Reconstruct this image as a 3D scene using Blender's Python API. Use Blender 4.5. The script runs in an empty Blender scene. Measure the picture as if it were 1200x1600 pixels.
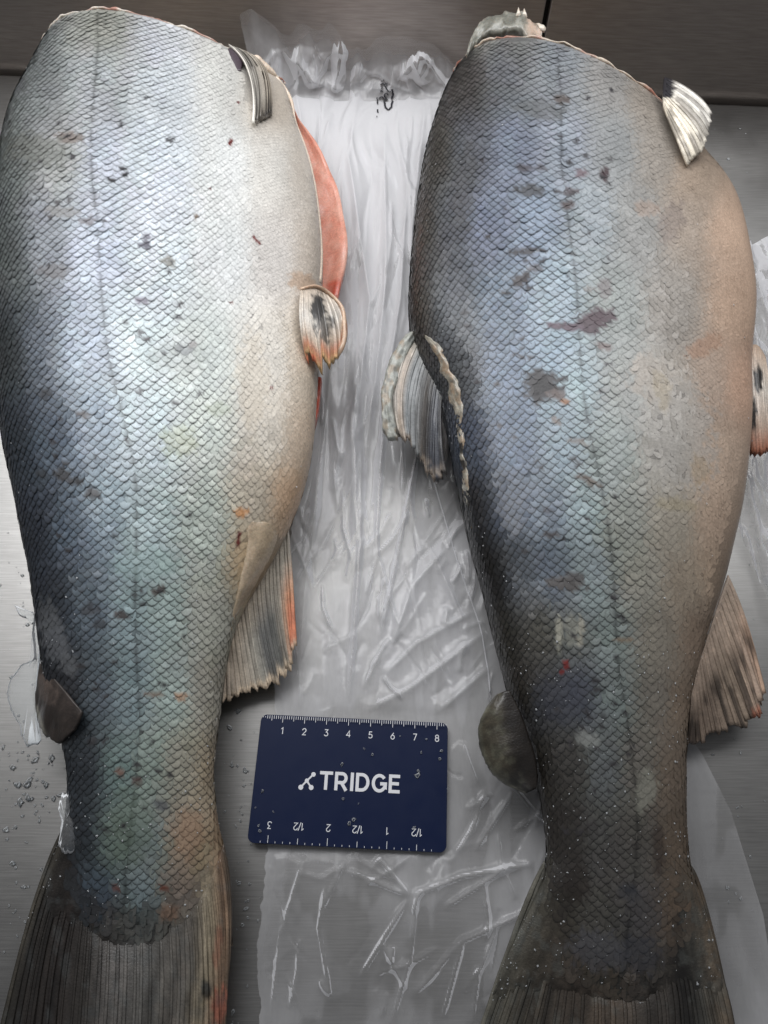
import bpy, math, random
import numpy as np
from mathutils import Vector, Matrix

# ------------------------------------------------------------------ camera, world, lamps
S = bpy.context.scene
C = S.collection
random.seed(7)
RNG = np.random.default_rng(11)

CAM_Z, PITCH, FPX = 0.3615, math.radians(25.1), 1200.0   # metres, tilt from straight down, focal length in photo pixels
cam_d = bpy.data.cameras.new('camera')
cam = bpy.data.objects.new('camera', cam_d)
C.objects.link(cam)
cam.location = (0, 0, CAM_Z)
cam.rotation_euler = (PITCH, 0, 0)
cam_d.sensor_fit = 'VERTICAL'
cam_d.sensor_height = 36.0
cam_d.sensor_width = 27.0
cam_d.lens = 36.0 * FPX / 1600.0
cam_d.clip_start = 0.01
cam_d.clip_end = 50
S.camera = cam

W = bpy.data.worlds.new('World')
S.world = W
W.use_nodes = True
bg = W.node_tree.nodes['Background']
bg.inputs[0].default_value = (0.93, 0.95, 1.0, 1)
bg.inputs[1].default_value = 0.13


def area_lamp(name, loc, target, sx, sy, power, col):
    d = bpy.data.lights.new(name, 'AREA')
    d.shape = 'RECTANGLE'
    d.size, d.size_y = sx, sy
    d.energy = power
    d.color = col
    o = bpy.data.objects.new(name, d)
    C.objects.link(o)
    o.location = loc
    o.rotation_euler = (Vector(target) - Vector(loc)).to_track_quat('-Z', 'Y').to_euler()
    return o


area_lamp('window_light', (0.05, 0.52, 0.60), (0.03, 0.62, 0.0), 1.10, 0.44, 6.2, (0.985, 0.985, 1.0))
area_lamp('side_window_light', (-0.70, 0.92, 0.85), (-0.45, 0.62, 0.0), 0.50, 1.20, 4.4, (0.98, 0.985, 1.0))

S.view_settings.view_transform = 'Standard'
S.view_settings.look = 'None'
S.view_settings.exposure = 0.13
S.view_settings.gamma = 1.0
S.render.film_transparent = False
S.cycles.max_bounces = 8
S.cycles.transparent_max_bounces = 12

# ------------------------------------------------------------------ projection helpers (pixels of the photo <-> places on the table)
_sp, _cp = math.sin(PITCH), math.cos(PITCH)
FWD = np.array([0, _sp, -_cp]); UPV = np.array([0, _cp, _sp]); RGT = np.array([1.0, 0, 0])
EYE = np.array([0, 0, CAM_Z])


def UP(p, z):
    """pixel(s) -> world point(s) at height z"""
    p = np.asarray(p, float)
    x = (p[..., 0] - 600) / FPX
    y = (800 - p[..., 1]) / FPX
    d = FWD + x[..., None] * RGT + y[..., None] * UPV
    z = np.asarray(z, float)
    t = (z - CAM_Z) / d[..., 2]
    return EYE + d * t[..., None]


def PR(P):
    """world -> pixel"""
    D = np.asarray(P, float) - EYE
    d = D @ FWD
    return np.stack([600 + FPX * (D @ RGT) / d, 800 - FPX * (D @ UPV) / d], -1)


def spline(x, y, xs):
    """natural cubic spline, y may be (n,) or (n,k)"""
    x = np.asarray(x, float); y = np.asarray(y, float)
    one = y.ndim == 1
    if one: y = y[:, None]
    n = len(x); h = np.diff(x)
    A = np.zeros((n, n)); B = np.zeros_like(y)
    A[0, 0] = A[-1, -1] = 1
    for i in range(1, n - 1):
        A[i, i - 1], A[i, i], A[i, i + 1] = h[i - 1], 2 * (h[i - 1] + h[i]), h[i]
        B[i] = 6 * ((y[i + 1] - y[i]) / h[i] - (y[i] - y[i - 1]) / h[i - 1])
    M = np.linalg.solve(A, B)
    xs = np.asarray(xs, float)
    k = np.clip(np.searchsorted(x, xs) - 1, 0, n - 2)
    a = (x[k + 1] - xs)[:, None]; b = (xs - x[k])[:, None]; hh = h[k][:, None]
    r = (M[k] * a**3 + M[k + 1] * b**3) / (6 * hh) + (y[k] / hh - M[k] * hh / 6) * a + (y[k + 1] / hh - M[k + 1] * hh / 6) * b
    return r[:, 0] if one else r


def along(poly, n):
    """resample a polyline smoothly to n points"""
    p = np.asarray(poly, float)
    if len(p) == 2:
        return p[0] + (p[1] - p[0]) * np.linspace(0, 1, n)[:, None]
    s = np.r_[0, np.cumsum(np.linalg.norm(np.diff(p, axis=0), axis=1))]
    return spline(s, p, np.linspace(0, s[-1], n))


def lerp_poly(poly, n):
    p = np.asarray(poly, float)
    s = np.r_[0, np.cumsum(np.linalg.norm(np.diff(p, axis=0), axis=1))]
    q = np.linspace(0, s[-1], n)
    return np.stack([np.interp(q, s, p[:, k]) for k in range(p.shape[1])], -1)


def _hash(i, j, seed):
    i = i.astype(np.int64).astype(np.uint64); j = j.astype(np.int64).astype(np.uint64)
    with np.errstate(over='ignore'):
        h = i * np.uint64(374761393) + j * np.uint64(668265263) + np.uint64(seed * 2246822519 + 1013904223)
        h = (h ^ (h >> np.uint64(13))) * np.uint64(1274126177)
        h = h ^ (h >> np.uint64(16))
    return (h & np.uint64(0xffffff)).astype(float) / 0xffffff


def vnoise(x, y, seed=0):
    x = np.asarray(x, float); y = np.asarray(y, float)
    i = np.floor(x); j = np.floor(y); fx = x - i; fy = y - j
    fx = fx * fx * fx * (fx * (fx * 6 - 15) + 10); fy = fy * fy * fy * (fy * (fy * 6 - 15) + 10)
    return (_hash(i, j, seed) * (1 - fx) + _hash(i + 1, j, seed) * fx) * (1 - fy) + (_hash(i, j + 1, seed) * (1 - fx) + _hash(i + 1, j + 1, seed) * fx) * fy


def fbm(x, y, seed=0, o=4):
    r = 0; a = 0.5; t = 0
    for k in range(o):
        r = r + a * vnoise(x * 2**k, y * 2**k, seed + 17 * k); t += a; a *= 0.5
    return r / t


def ss(a, b, x):
    t = np.clip((np.asarray(x, float) - a) / (b - a), 0, 1)
    return t * t * (3 - 2 * t)


def lin(c):
    c = np.asarray(c, float) / 255.0
    return np.where(c <= 0.04045, c / 12.92, ((c + 0.055) / 1.055) ** 2.4)


def seg_dist(px, py, poly):
    """distance of points to a polyline and the fraction along it"""
    poly = np.asarray(poly, float)
    best = np.full(px.shape, 1e9); frac = np.zeros(px.shape)
    L = np.r_[0, np.cumsum(np.linalg.norm(np.diff(poly, axis=0), axis=1))]
    for k in range(len(poly) - 1):
        a, b = poly[k], poly[k + 1]
        d = b - a; l2 = max(d @ d, 1e-12)
        t = np.clip(((px - a[0]) * d[0] + (py - a[1]) * d[1]) / l2, 0, 1)
        q = np.hypot(px - a[0] - t * d[0], py - a[1] - t * d[1])
        m = q < best
        best = np.where(m, q, best); frac = np.where(m, (L[k] + t * math.sqrt(l2)) / L[-1], frac)
    return best, frac


# ------------------------------------------------------------------ object helpers
def mk(name, verts, faces, mat, parent=None, col=None, kind=None, smooth=True, label=None, cat=None, org=None):
    """one mesh object; verts are world points, the origin is the parent's (or org)"""
    verts = np.asarray(verts, float)
    o0 = np.zeros(3)
    if parent is not None:
        o0 = np.array(parent['_o'])
    elif org is not None:
        o0 = np.array(org, float)
    me = bpy.data.meshes.new(name)
    faces = np.asarray(faces) if not isinstance(faces, list) else faces
    if isinstance(faces, np.ndarray):
        n = faces.shape[1]
        me.vertices.add(len(verts)); me.vertices.foreach_set('co', (verts - o0).astype(np.float32).ravel())
        me.loops.add(faces.size); me.loops.foreach_set('vertex_index', faces.astype(np.int32).ravel())
        me.polygons.add(len(faces))
        me.polygons.foreach_set('loop_start', np.arange(0, faces.size, n, dtype=np.int32))
        me.update(calc_edges=True); me.validate()
    else:
        me.from_pydata((verts - o0).tolist(), [], faces)
    if smooth and len(me.polygons):
        me.polygons.foreach_set('use_smooth', np.ones(len(me.polygons), bool))
    if col is not None:
        a = me.color_attributes.new('Col', 'FLOAT_COLOR', 'POINT')
        cc = np.ones((len(verts), 4), np.float32); cc[:, :3] = col
        a.data.foreach_set('color', cc.ravel())
    me.materials.append(mat)
    o = bpy.data.objects.new(name, me)
    C.objects.link(o)
    if parent is not None:
        o.parent = parent
        o['_o'] = list(o0)
    else:
        o.location = o0
        o['_o'] = list(o0)
    if kind: o['kind'] = kind
    if label: o['label'] = label
    if cat: o['category'] = cat
    return o


def thing(name, loc, label, cat, group=None):
    o = bpy.data.objects.new(name, None)
    C.objects.link(o)
    o.empty_display_size = 0.02
    o.location = loc
    o['_o'] = list(map(float, loc))
    o['label'] = label; o['category'] = cat
    if group: o['group'] = group
    return o


def grid_faces(nu, nv, off=0, flip=False):
    """grid of nv rows with nu points per row"""
    i = np.arange(nv - 1)[:, None]; j = np.arange(nu - 1)[None, :]
    a = (i * nu + j).ravel() + off
    f = np.stack([a, a + 1, a + nu + 1, a + nu], -1)
    return f[:, ::-1] if flip else f


def sheet(top, thick, nrm=None):
    """closed slab from a grid of points (nv, nu, 3): top surface, lower surface, rim"""
    nv, nu = top.shape[:2]
    low = top.copy(); low[..., 2] -= thick
    V = np.concatenate([top.reshape(-1, 3), low.reshape(-1, 3)])
    n = nu * nv
    F = [grid_faces(nu, nv), grid_faces(nu, nv, n, True)]
    rim = np.r_[np.arange(nu), np.arange(1, nv) * nu + nu - 1, (nv - 1) * nu + np.arange(nu - 2, -1, -1), np.arange(nv - 2, 0, -1) * nu]
    nx = np.roll(rim, -1)
    F.append(np.stack([rim, rim + n, nx + n, nx], -1))
    return V, np.concatenate(F)


def tube(path, rad, seg=6, flat=1.0, cap=True):
    """tube along world points with a radius per point"""
    P = np.asarray(path, float); n = len(P)
    rad = np.broadcast_to(np.asarray(rad, float), (n,))
    T = np.gradient(P, axis=0); T /= np.linalg.norm(T, axis=1, keepdims=True) + 1e-12
    up = np.array([0, 0, 1.0])
    A = np.cross(T, up); bad = np.linalg.norm(A, axis=1) < 1e-3
    A[bad] = [1, 0, 0]; A /= np.linalg.norm(A, axis=1, keepdims=True)
    B = np.cross(A, T)
    ang = np.arange(seg) / seg * 2 * math.pi
    V = P[:, None] + rad[:, None, None] * (np.cos(ang)[None, :, None] * A[:, None] + flat * np.sin(ang)[None, :, None] * B[:, None])
    V = V.reshape(-1, 3)
    i = np.arange(n - 1)[:, None] * seg; j = np.arange(seg)[None]
    k = (j + 1) % seg
    F = np.stack([i + j, i + k, i + seg + k, i + seg + j], -1).reshape(-1, 4)
    F = F.tolist()
    if cap:
        F.append(list(range(seg))[::-1]); F.append(list(range((n - 1) * seg, n * seg)))
    return V, F


# ------------------------------------------------------------------ materials
def mat_new(name):
    m = bpy.data.materials.new(name)
    m.use_nodes = True
    nt = m.node_tree
    b = nt.nodes['Principled BSDF']
    return m, nt, b


def N(nt, t, **kw):
    n = nt.nodes.new(t)
    for k, v in kw.items():
        if k.startswith('i_'):
            n.inputs[k[2:].replace('_', ' ')].default_value = v
        else:
            setattr(n, k, v)
    return n


def L(nt, a, b):
    nt.links.new(a, b)


def bump_noise(nt, b, scale, dist, strength=0.5, detail=4, stretch=None, inp='Normal'):
    tc = N(nt, 'ShaderNodeTexCoord')
    src = tc.outputs['Object']
    if stretch:
        mp = N(nt, 'ShaderNodeMapping'); mp.inputs['Scale'].default_value = stretch
        L(nt, src, mp.inputs[0]); src = mp.outputs[0]
    nz = N(nt, 'ShaderNodeTexNoise'); nz.inputs['Scale'].default_value = scale; nz.inputs['Detail'].default_value = detail
    L(nt, src, nz.inputs['Vector'])
    bp = N(nt, 'ShaderNodeBump'); bp.inputs['Strength'].default_value = strength; bp.inputs['Distance'].default_value = dist
    L(nt, nz.outputs[0], bp.inputs['Height'])
    L(nt, bp.outputs[0], b.inputs[inp])
    return nz, src


def skin_material(name, metallic, rough, coat, bump=0.0002, scale=1800, film=0.0, sss=0.0):
    m, nt, b = mat_new(name)
    at = N(nt, 'ShaderNodeAttribute', attribute_name='Col')
    tc = N(nt, 'ShaderNodeTexCoord')
    nz = N(nt, 'ShaderNodeTexNoise'); nz.inputs['Scale'].default_value = 900; nz.inputs['Detail'].default_value = 5; nz.inputs['Roughness'].default_value = 0.7
    L(nt, tc.outputs['Object'], nz.inputs['Vector'])
    mr = N(nt, 'ShaderNodeMapRange'); mr.inputs[1].default_value = 0.3; mr.inputs[2].default_value = 0.7; mr.inputs[3].default_value = 0.78; mr.inputs[4].default_value = 1.2
    L(nt, nz.outputs[0], mr.inputs[0])
    mx = N(nt, 'ShaderNodeVectorMath', operation='SCALE')
    L(nt, at.outputs['Color'], mx.inputs[0]); L(nt, mr.outputs[0], mx.inputs['Scale'])
    L(nt, mx.outputs[0], b.inputs['Base Color'])
    b.inputs['Metallic'].default_value = metallic
    rr = N(nt, 'ShaderNodeMapRange'); rr.inputs[3].default_value = rough - 0.1; rr.inputs[4].default_value = rough + 0.14
    nz2 = N(nt, 'ShaderNodeTexNoise'); nz2.inputs['Scale'].default_value = 160; nz2.inputs['Detail'].default_value = 3
    L(nt, tc.outputs['Object'], nz2.inputs['Vector']); L(nt, nz2.outputs[0], rr.inputs[0])
    L(nt, rr.outputs[0], b.inputs['Roughness'])
    b.inputs['Coat Weight'].default_value = coat
    b.inputs['Coat Roughness'].default_value = 0.12
    if film:
        b.inputs['Thin Film Thickness'].default_value = film
        b.inputs['Thin Film IOR'].default_value = 1.4
    if sss:
        b.inputs['Subsurface Weight'].default_value = sss
        b.inputs['Subsurface Radius'].default_value = (0.004, 0.002, 0.0012)
        b.inputs['Subsurface Scale'].default_value = 1.0
    vo = N(nt, 'ShaderNodeTexVoronoi', feature='DISTANCE_TO_EDGE') if name == 'fish_skin' else None
    nz3 = N(nt, 'ShaderNodeTexNoise'); nz3.inputs['Scale'].default_value = scale; nz3.inputs['Detail'].default_value = 3
    L(nt, tc.outputs['Object'], nz3.inputs['Vector'])
    bp = N(nt, 'ShaderNodeBump'); bp.inputs['Strength'].default_value = 0.6; bp.inputs['Distance'].default_value = bump
    L(nt, nz3.outputs[0], bp.inputs['Height']); L(nt, bp.outputs[0], b.inputs['Normal'])
    if vo:                                                    # minute scales of the belly skin
        vo.inputs['Scale'].default_value = 620; L(nt, tc.outputs['Object'], vo.inputs['Vector'])
        b2 = N(nt, 'ShaderNodeBump'); b2.inputs['Strength'].default_value = 0.35; b2.inputs['Distance'].default_value = 0.0005
        L(nt, vo.outputs[0], b2.inputs['Height']); L(nt, bp.outputs[0], b2.inputs['Normal']); L(nt, b2.outputs[0], b.inputs['Normal'])
    return m


M_SKIN = skin_material('fish_skin', 0.05, 0.44, 0.18)
M_SCALE = skin_material('fish_scale', 0.10, 0.42, 0.20, bump=0.00008, scale=2600)
M_FIN = skin_material('fin_membrane', 0.0, 0.45, 0.3, bump=0.0003, scale=1200)
M_FLESH = skin_material('salmon_flesh', 0.0, 0.38, 0.4, bump=0.0005, scale=500, sss=0.12)


def plain(name, col, rough, metallic=0.0, **kw):
    m, nt, b = mat_new(name)
    b.inputs['Base Color'].default_value = (*col, 1)
    b.inputs['Roughness'].default_value = rough
    b.inputs['Metallic'].default_value = metallic
    return m, nt, b


def steel(name, base, rough_lo, rough_hi, stretch):
    m, nt, b = plain(name, base, 0.4, 1.0)
    nz, src = bump_noise(nt, b, 1.0, 0.00006, 0.35, 5, stretch)
    n2 = N(nt, 'ShaderNodeTexNoise'); n2.inputs['Scale'].default_value = 9; n2.inputs['Detail'].default_value = 6; n2.inputs['Roughness'].default_value = 0.65
    tc = N(nt, 'ShaderNodeTexCoord'); L(nt, tc.outputs['Object'], n2.inputs['Vector'])
    mr = N(nt, 'ShaderNodeMapRange'); mr.inputs[1].default_value = 0.3; mr.inputs[2].default_value = 0.7
    mr.inputs[3].default_value = rough_lo; mr.inputs[4].default_value = rough_hi
    L(nt, n2.outputs[0], mr.inputs[0]); L(nt, mr.outputs[0], b.inputs['Roughness'])
    # faint streaks in the metal's own tone
    m3 = N(nt, 'ShaderNodeMapRange'); m3.inputs[1].default_value = 0.3; m3.inputs[2].default_value = 0.7; m3.inputs[3].default_value = 0.86; m3.inputs[4].default_value = 1.1
    L(nt, nz.outputs[0], m3.inputs[0])
    vm = N(nt, 'ShaderNodeVectorMath', operation='SCALE'); vm.inputs[0].default_value = base
    L(nt, m3.outputs[0], vm.inputs['Scale']); L(nt, vm.outputs[0], b.inputs['Base Color'])
    return m


M_TABLE = steel('brushed_steel', (0.30, 0.295, 0.285), 0.34, 0.50, (60, 1600, 60))
M_WALL = steel('dull_steel_panel', (0.40, 0.358, 0.33), 0.42, 0.55, (40, 900, 900))
M_GAP, _, _ = plain('dark_gap', (0.015, 0.013, 0.012), 0.7)  # near-black core showing in the joint between the wall panels


def film_material(name, fac, white, rough):
    m, nt, b = plain(name, white, rough)
    b.inputs['Specular IOR Level'].default_value = 0.6
    b.inputs['Coat Weight'].default_value = 0.25
    b.inputs['Coat Roughness'].default_value = 0.12
    tr = N(nt, 'ShaderNodeBsdfTransparent')
    tl = N(nt, 'ShaderNodeBsdfTranslucent'); tl.inputs[0].default_value = (0.85, 0.86, 0.88, 1)
    mxa = N(nt, 'ShaderNodeMixShader'); mxa.inputs[0].default_value = 0.42
    L(nt, b.outputs[0], mxa.inputs[1]); L(nt, tl.outputs[0], mxa.inputs[2])
    lw = N(nt, 'ShaderNodeLayerWeight'); lw.inputs[0].default_value = 0.32
    tc = N(nt, 'ShaderNodeTexCoord')
    nz = N(nt, 'ShaderNodeTexNoise'); nz.inputs['Scale'].default_value = 26; nz.inputs['Detail'].default_value = 5; nz.inputs['Roughness'].default_value = 0.6
    mp = N(nt, 'ShaderNodeMapping'); mp.inputs['Scale'].default_value = (1.6, 0.5, 1)
    L(nt, tc.outputs['Object'], mp.inputs[0]); L(nt, mp.outputs[0], nz.inputs['Vector'])
    mr = N(nt, 'ShaderNodeMapRange'); mr.inputs[1].default_value = 0.3; mr.inputs[2].default_value = 0.7; mr.inputs[3].default_value = fac - 0.2; mr.inputs[4].default_value = fac + 0.2
    L(nt, nz.outputs[0], mr.inputs[0])
    at = N(nt, 'ShaderNodeAttribute', attribute_name='Col')          # film opacity: overlapping layers, plus light falloff painted into it
    ml = N(nt, 'ShaderNodeMath', operation='MULTIPLY'); L(nt, mr.outputs[0], ml.inputs[0]); L(nt, at.outputs['Fac'], ml.inputs[1])
    ad = N(nt, 'ShaderNodeMath', operation='MULTIPLY_ADD', use_clamp=True); ad.inputs[1].default_value = 1.5
    L(nt, lw.outputs['Fresnel'], ad.inputs[0]); L(nt, ml.outputs[0], ad.inputs[2])
    mx = N(nt, 'ShaderNodeMixShader')
    L(nt, ad.outputs[0], mx.inputs[0]); L(nt, tr.outputs[0], mx.inputs[1]); L(nt, mxa.outputs[0], mx.inputs[2])
    L(nt, mx.outputs[0], nt.nodes['Material Output'].inputs[0])
    nb = N(nt, 'ShaderNodeTexNoise'); nb.inputs['Scale'].default_value = 160; nb.inputs['Detail'].default_value = 4
    L(nt, tc.outputs['Object'], nb.inputs['Vector'])
    bp = N(nt, 'ShaderNodeBump'); bp.inputs['Strength'].default_value = 0.3; bp.inputs['Distance'].default_value = 0.0009
    L(nt, nb.outputs[0], bp.inputs['Height']); L(nt, bp.outputs[0], b.inputs['Normal'])
    return m


M_BAG = film_material('clear_polythene', 0.43, (0.90, 0.90, 0.92), 0.13)
M_SEAM = film_material('welded_seam', 0.62, (0.9, 0.9, 0.92), 0.3)


def ice_material(name, fac, rough=0.12):
    m, nt, b = plain(name, (0.9, 0.92, 0.94), rough)
    b.inputs['Specular IOR Level'].default_value = 0.8
    tr = N(nt, 'ShaderNodeBsdfTransparent'); tr.inputs[0].default_value = (0.94, 0.95, 0.95, 1)
    lw = N(nt, 'ShaderNodeLayerWeight'); lw.inputs[0].default_value = 0.22
    ad = N(nt, 'ShaderNodeMath', operation='ADD', use_clamp=True); ad.inputs[1].default_value = fac
    mx = N(nt, 'ShaderNodeMixShader')
    L(nt, lw.outputs['Fresnel'], ad.inputs[0]); L(nt, ad.outputs[0], mx.inputs[0])
    L(nt, tr.outputs[0], mx.inputs[1]); L(nt, b.outputs[0], mx.inputs[2])
    L(nt, mx.outputs[0], nt.nodes['Material Output'].inputs[0])
    bump_noise(nt, b, 700, 0.0006, 0.8, 4)
    return m


M_ICE = ice_material('clear_ice', 0.0, .06)
M_FROST = ice_material('white_frost', 0.3, 0.3)
M_GLAZE = ice_material('ice_glaze', 0.07, .2)

# ------------------------------------------------------------------ the setting: steel table and steel wall behind
wa, wb = UP((0, 113), 0.0), UP((1200, 162), 0.0)
wd = (wb - wa) / np.linalg.norm(wb - wa)
wn = np.array([-wd[1], wd[0], 0])                       # away from the camera
wall_at = lambda t: wa + wd * t
x0, x1 = -0.55, 1.25


def box_pts(a, b, d, h0, h1):
    """upright slab from a to b (floor points), depth d along wn, heights h0..h1"""
    V = [a + [0, 0, h0], b + [0, 0, h0], b + wn * d + [0, 0, h0], a + wn * d + [0, 0, h0],
         a + [0, 0, h1], b + [0, 0, h1], b + wn * d + [0, 0, h1], a + wn * d + [0, 0, h1]]
    F = [[0, 1, 5, 4], [1, 2, 6, 5], [2, 3, 7, 6], [3, 0, 4, 7], [4, 5, 6, 7], [3, 2, 1, 0]]
    return np.array(V), F


# tabletop: a folded steel sheet with a rounded rear edge
prof = [(-0.55, -0.03), (-0.55, -0.004), (-0.548, -0.0012), (-0.545, 0.0)] + [(-0.545 + (0.545 - 0.004) * k / 3, 0.0) for k in range(1, 4)] + [(-0.0015, -0.0012), (0, -0.004), (0, -0.03)]
pts = []
ta, tb = wall_at(x0), wall_at(x1)
for q, z in prof:
    dpt = wn * (q * 1.35 if q < -0.1 else q)
    pts.append([ta + dpt + [0, 0, z], tb + dpt + [0, 0, z]])
pts = np.array(pts)
tV = pts.reshape(-1, 3)
tF = [[2 * i, 2 * i + 1, 2 * i + 3, 2 * i + 2] for i in range(len(prof) - 1)] + [[2 * len(prof) - 2, 2 * len(prof) - 1, 1, 0]]
table = mk('tabletop', tV, tF, M_TABLE, kind='structure', smooth=False)

seam = UP((849, 41), 0.0)
# where the vertical joint stands along the wall line
ray = UP((849, 41), 0.05)
best = min(np.linspace(0, 1, 4001), key=lambda t: abs(PR(wall_at(t * 0.9) + wn * 0.003 + [0, 0, 0.045])[0] - 850))
ts = best * 0.9
wV, wF = box_pts(wall_at(x0 - 0.2) + wn * 0.010, wall_at(x1 + 0.2) + wn * 0.010, 0.02, -0.06, 0.10)
wall = mk('wall', wV, wF, M_GAP, kind='structure', smooth=False)
for (a, b) in ((x0 - 0.2, ts - 0.0016), (ts + 0.0016, x1 + 0.2)):
    V, F = box_pts(wall_at(a) + wn * 0.003, wall_at(b) + wn * 0.003, 0.0068, -0.05, 0.095)
    p = mk('panel', V, F, M_WALL, wall, smooth=False)
    bv = p.modifiers.new('bevel', 'BEVEL'); bv.width = 0.0008; bv.segments = 2

# ------------------------------------------------------------------ fish
def light_at(px, py):
    """how strongly the photograph's light falls here (used to read pigment out of the photo's tones)"""
    return (1.06 - 0.70 * np.clip(py / 1600, 0, 1.05)) * (1.0 - 0.16 * np.clip(px / 1200, 0, 1))


def pigment(ctrl, tone):
    A = np.array([c[:2] for c in ctrl], float)
    K = lin([c[2:] for c in ctrl]) / light_at(A[:, 0], A[:, 1])[:, None]
    blue = np.clip((K[:, 2:] - K[:, :1]) / K.mean(1, keepdims=True) * 4, 0, 1)       # silver keeps only a hint of blue
    K = K * (1 - .16 * blue) + K.mean(1, keepdims=True) * .16 * blue
    warm = np.clip((K[:, :1] - K[:, 2:]) / K.mean(1, keepdims=True) * 3, 0, 1)
    K = K * (1 - .12 * warm) + K.mean(1, keepdims=True) * .12 * warm
    K = np.clip(K * tone, 0.004, 0.80)
    K = np.log(K)

    def f(px, py):
        out = np.zeros((len(px), 3))
        for s in range(0, len(px), 20000):
            x = px[s:s + 20000]; y = py[s:s + 20000]
            d2 = ((x[:, None] - A[:, 0])**2 + ((y[:, None] - A[:, 1]) * 0.62)**2)
            w = 1.0 / (d2 + 24.0**2) ** 2.2
            out[s:s + 20000] = np.exp((w @ K) / w.sum(1, keepdims=True))
        return out
    return f


class Fish:
    def __init__(self, st, lateral, flare, ns=420, nt=260):
        st = np.array(st, float)
        u = np.linspace(0, 1, len(st))
        us = np.linspace(0, 1, ns)
        Lp = spline(u, st[:, 0:2], us); Rp = spline(u, st[:, 2:4], us)
        b = np.interp(us, u, st[:, 4]) / 1000; zc = np.interp(us, u, st[:, 5]) / 1000
        for _ in range(12):                                  # soften the corners of the thickness profile
            b[1:-1] = (b[:-2] + 2 * b[1:-1] + b[2:]) / 4; zc[1:-1] = (zc[:-2] + 2 * zc[1:-1] + zc[2:]) / 4
        self.b, self.zc = b, zc
        self.ex = 0.74 + 1.5 * ss(flare - 60, flare + 70, (Lp[:, 1] + Rp[:, 1]) / 2)      # the tail root thins out into wings
        self.ex = self.ex + .50 * (1 - ss(130, 330, (Lp[:, 1] + Rp[:, 1]) / 2))          # and the neck is rounder, thickest towards the back
        self.asy = 0.16 + .22 * (1 - ss(130, 330, (Lp[:, 1] + Rp[:, 1]) / 2))
        L3 = UP(Lp, zc); R3 = UP(Rp, zc)
        self.t = np.linspace(-math.pi * 0.5, math.pi * 1.5, nt)
        for _ in range(8):
            P = self.rings(L3, R3)
            q = PR(P)
            e = Rp - Lp; ln = np.linalg.norm(e, axis=1); e = e / ln[:, None]
            a = ((q - Lp[:, None]) * e[:, None]).sum(-1)
            lo = a.min(1); hi = a.max(1) - ln
            scale = np.linalg.norm(R3 - L3, axis=1) / ln
            d = (R3 - L3) / np.linalg.norm(R3 - L3, axis=1)[:, None]
            L3 = L3 - d * (lo * scale)[:, None]; R3 = R3 - d * (hi * scale)[:, None]
        self.P = self.rings(L3, R3)                           # (ns, nt, 3)
        row = (Lp[:, 1] + Rp[:, 1])[:, None] / 2              # the skin runs out raggedly over the roots of the tail rays
        qx = PR(self.P)
        self.P[..., 2] += .0030 * ss(flare + 50, flare + 115, row) * (fbm(qx[..., 0] / 9, qx[..., 1] / 26, 5, 3) - .5)
        self.px = PR(self.P)
        self.ns, self.nt = ns, nt
        self.Nrm = self.normals(self.P)
        # lateral line and arc distance from it
        self.top = (self.t > -0.25 * math.pi) & (self.t < 1.2 * math.pi)
        lat = along(lateral, 400)
        self.j0 = np.zeros(ns)
        cand = np.where((self.t > 0.12 * math.pi) & (self.t < 0.9 * math.pi))[0]
        for i in range(ns):
            d = np.abs(self.px[i, cand][:, None, :] - lat[None]).sum(-1).min(1)
            self.j0[i] = cand[d.argmin()]
        for _ in range(60):
            self.j0[1:-1] = (self.j0[:-2] + 2 * self.j0[1:-1] + self.j0[2:]) / 4
        seg = np.linalg.norm(np.diff(self.P, axis=1), axis=2)
        arc = np.concatenate([np.zeros((ns, 1)), np.cumsum(seg, 1)], 1)
        a0 = np.array([np.interp(self.j0[i], np.arange(nt), arc[i]) for i in range(ns)])
        self.D = arc - a0[:, None]
        mid = np.array([[np.interp(self.j0[i], np.arange(nt), self.P[i, :, k]) for k in range(3)] for i in range(ns)])
        self.slen = np.r_[0, np.cumsum(np.linalg.norm(np.diff(mid, axis=0), axis=1))]
        self.width = np.linalg.norm(R3 - L3, axis=1)

    def rings(self, L3, R3):
        t = self.t
        c = -np.cos(t); s = np.sin(t)
        mid = (L3 + R3) / 2; half = (R3 - L3) / 2
        hb = np.sign(s)[None] * np.abs(s)[None] ** self.ex[:, None] * (1 - self.asy[:, None] * c[None])
        hb = np.where(hb < 0, hb * 0.94, hb)
        P = mid[:, None] + half[:, None] * c[None, :, None]
        P[..., 2] = np.maximum(self.zc[:, None] + self.b[:, None] * hb, 0.0035)
        return P

    def normals(self, P):
        ds = np.gradient(P, axis=0); dt = np.gradient(P, axis=1)
        n = np.cross(dt, ds); n /= np.linalg.norm(n, axis=2, keepdims=True) + 1e-12
        c = P.mean(1, keepdims=True)
        if (n * (P - c)).sum() < 0: n = -n
        return n

    def at(self, fs, ft):
        """bilinear lookup of position, normal, directions; fs in stations, ft in ring index"""
        fs = np.clip(fs, 0, self.ns - 1.001); ft = np.clip(ft, 0, self.nt - 1.001)
        i = fs.astype(int); j = ft.astype(int); a = (fs - i)[:, None]; b = (ft - j)[:, None]
        def bl(G): return (G[i, j] * (1 - a) + G[i + 1, j] * a) * (1 - b) + (G[i, j + 1] * (1 - a) + G[i + 1, j + 1] * a) * b
        P = bl(self.P); n = bl(self.Nrm); n /= np.linalg.norm(n, axis=1, keepdims=True)
        T = self.P[i + 1, j] - self.P[i, j]; T -= n * (T * n).sum(1, keepdims=True); T /= np.linalg.norm(T, axis=1, keepdims=True) + 1e-12
        Bx = np.cross(n, T)
        X = self.P[i, j + 1] - self.P[i, j]
        Bx *= np.sign((Bx * X).sum(1, keepdims=True) + 1e-12)
        return P, n, T, Bx

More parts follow.
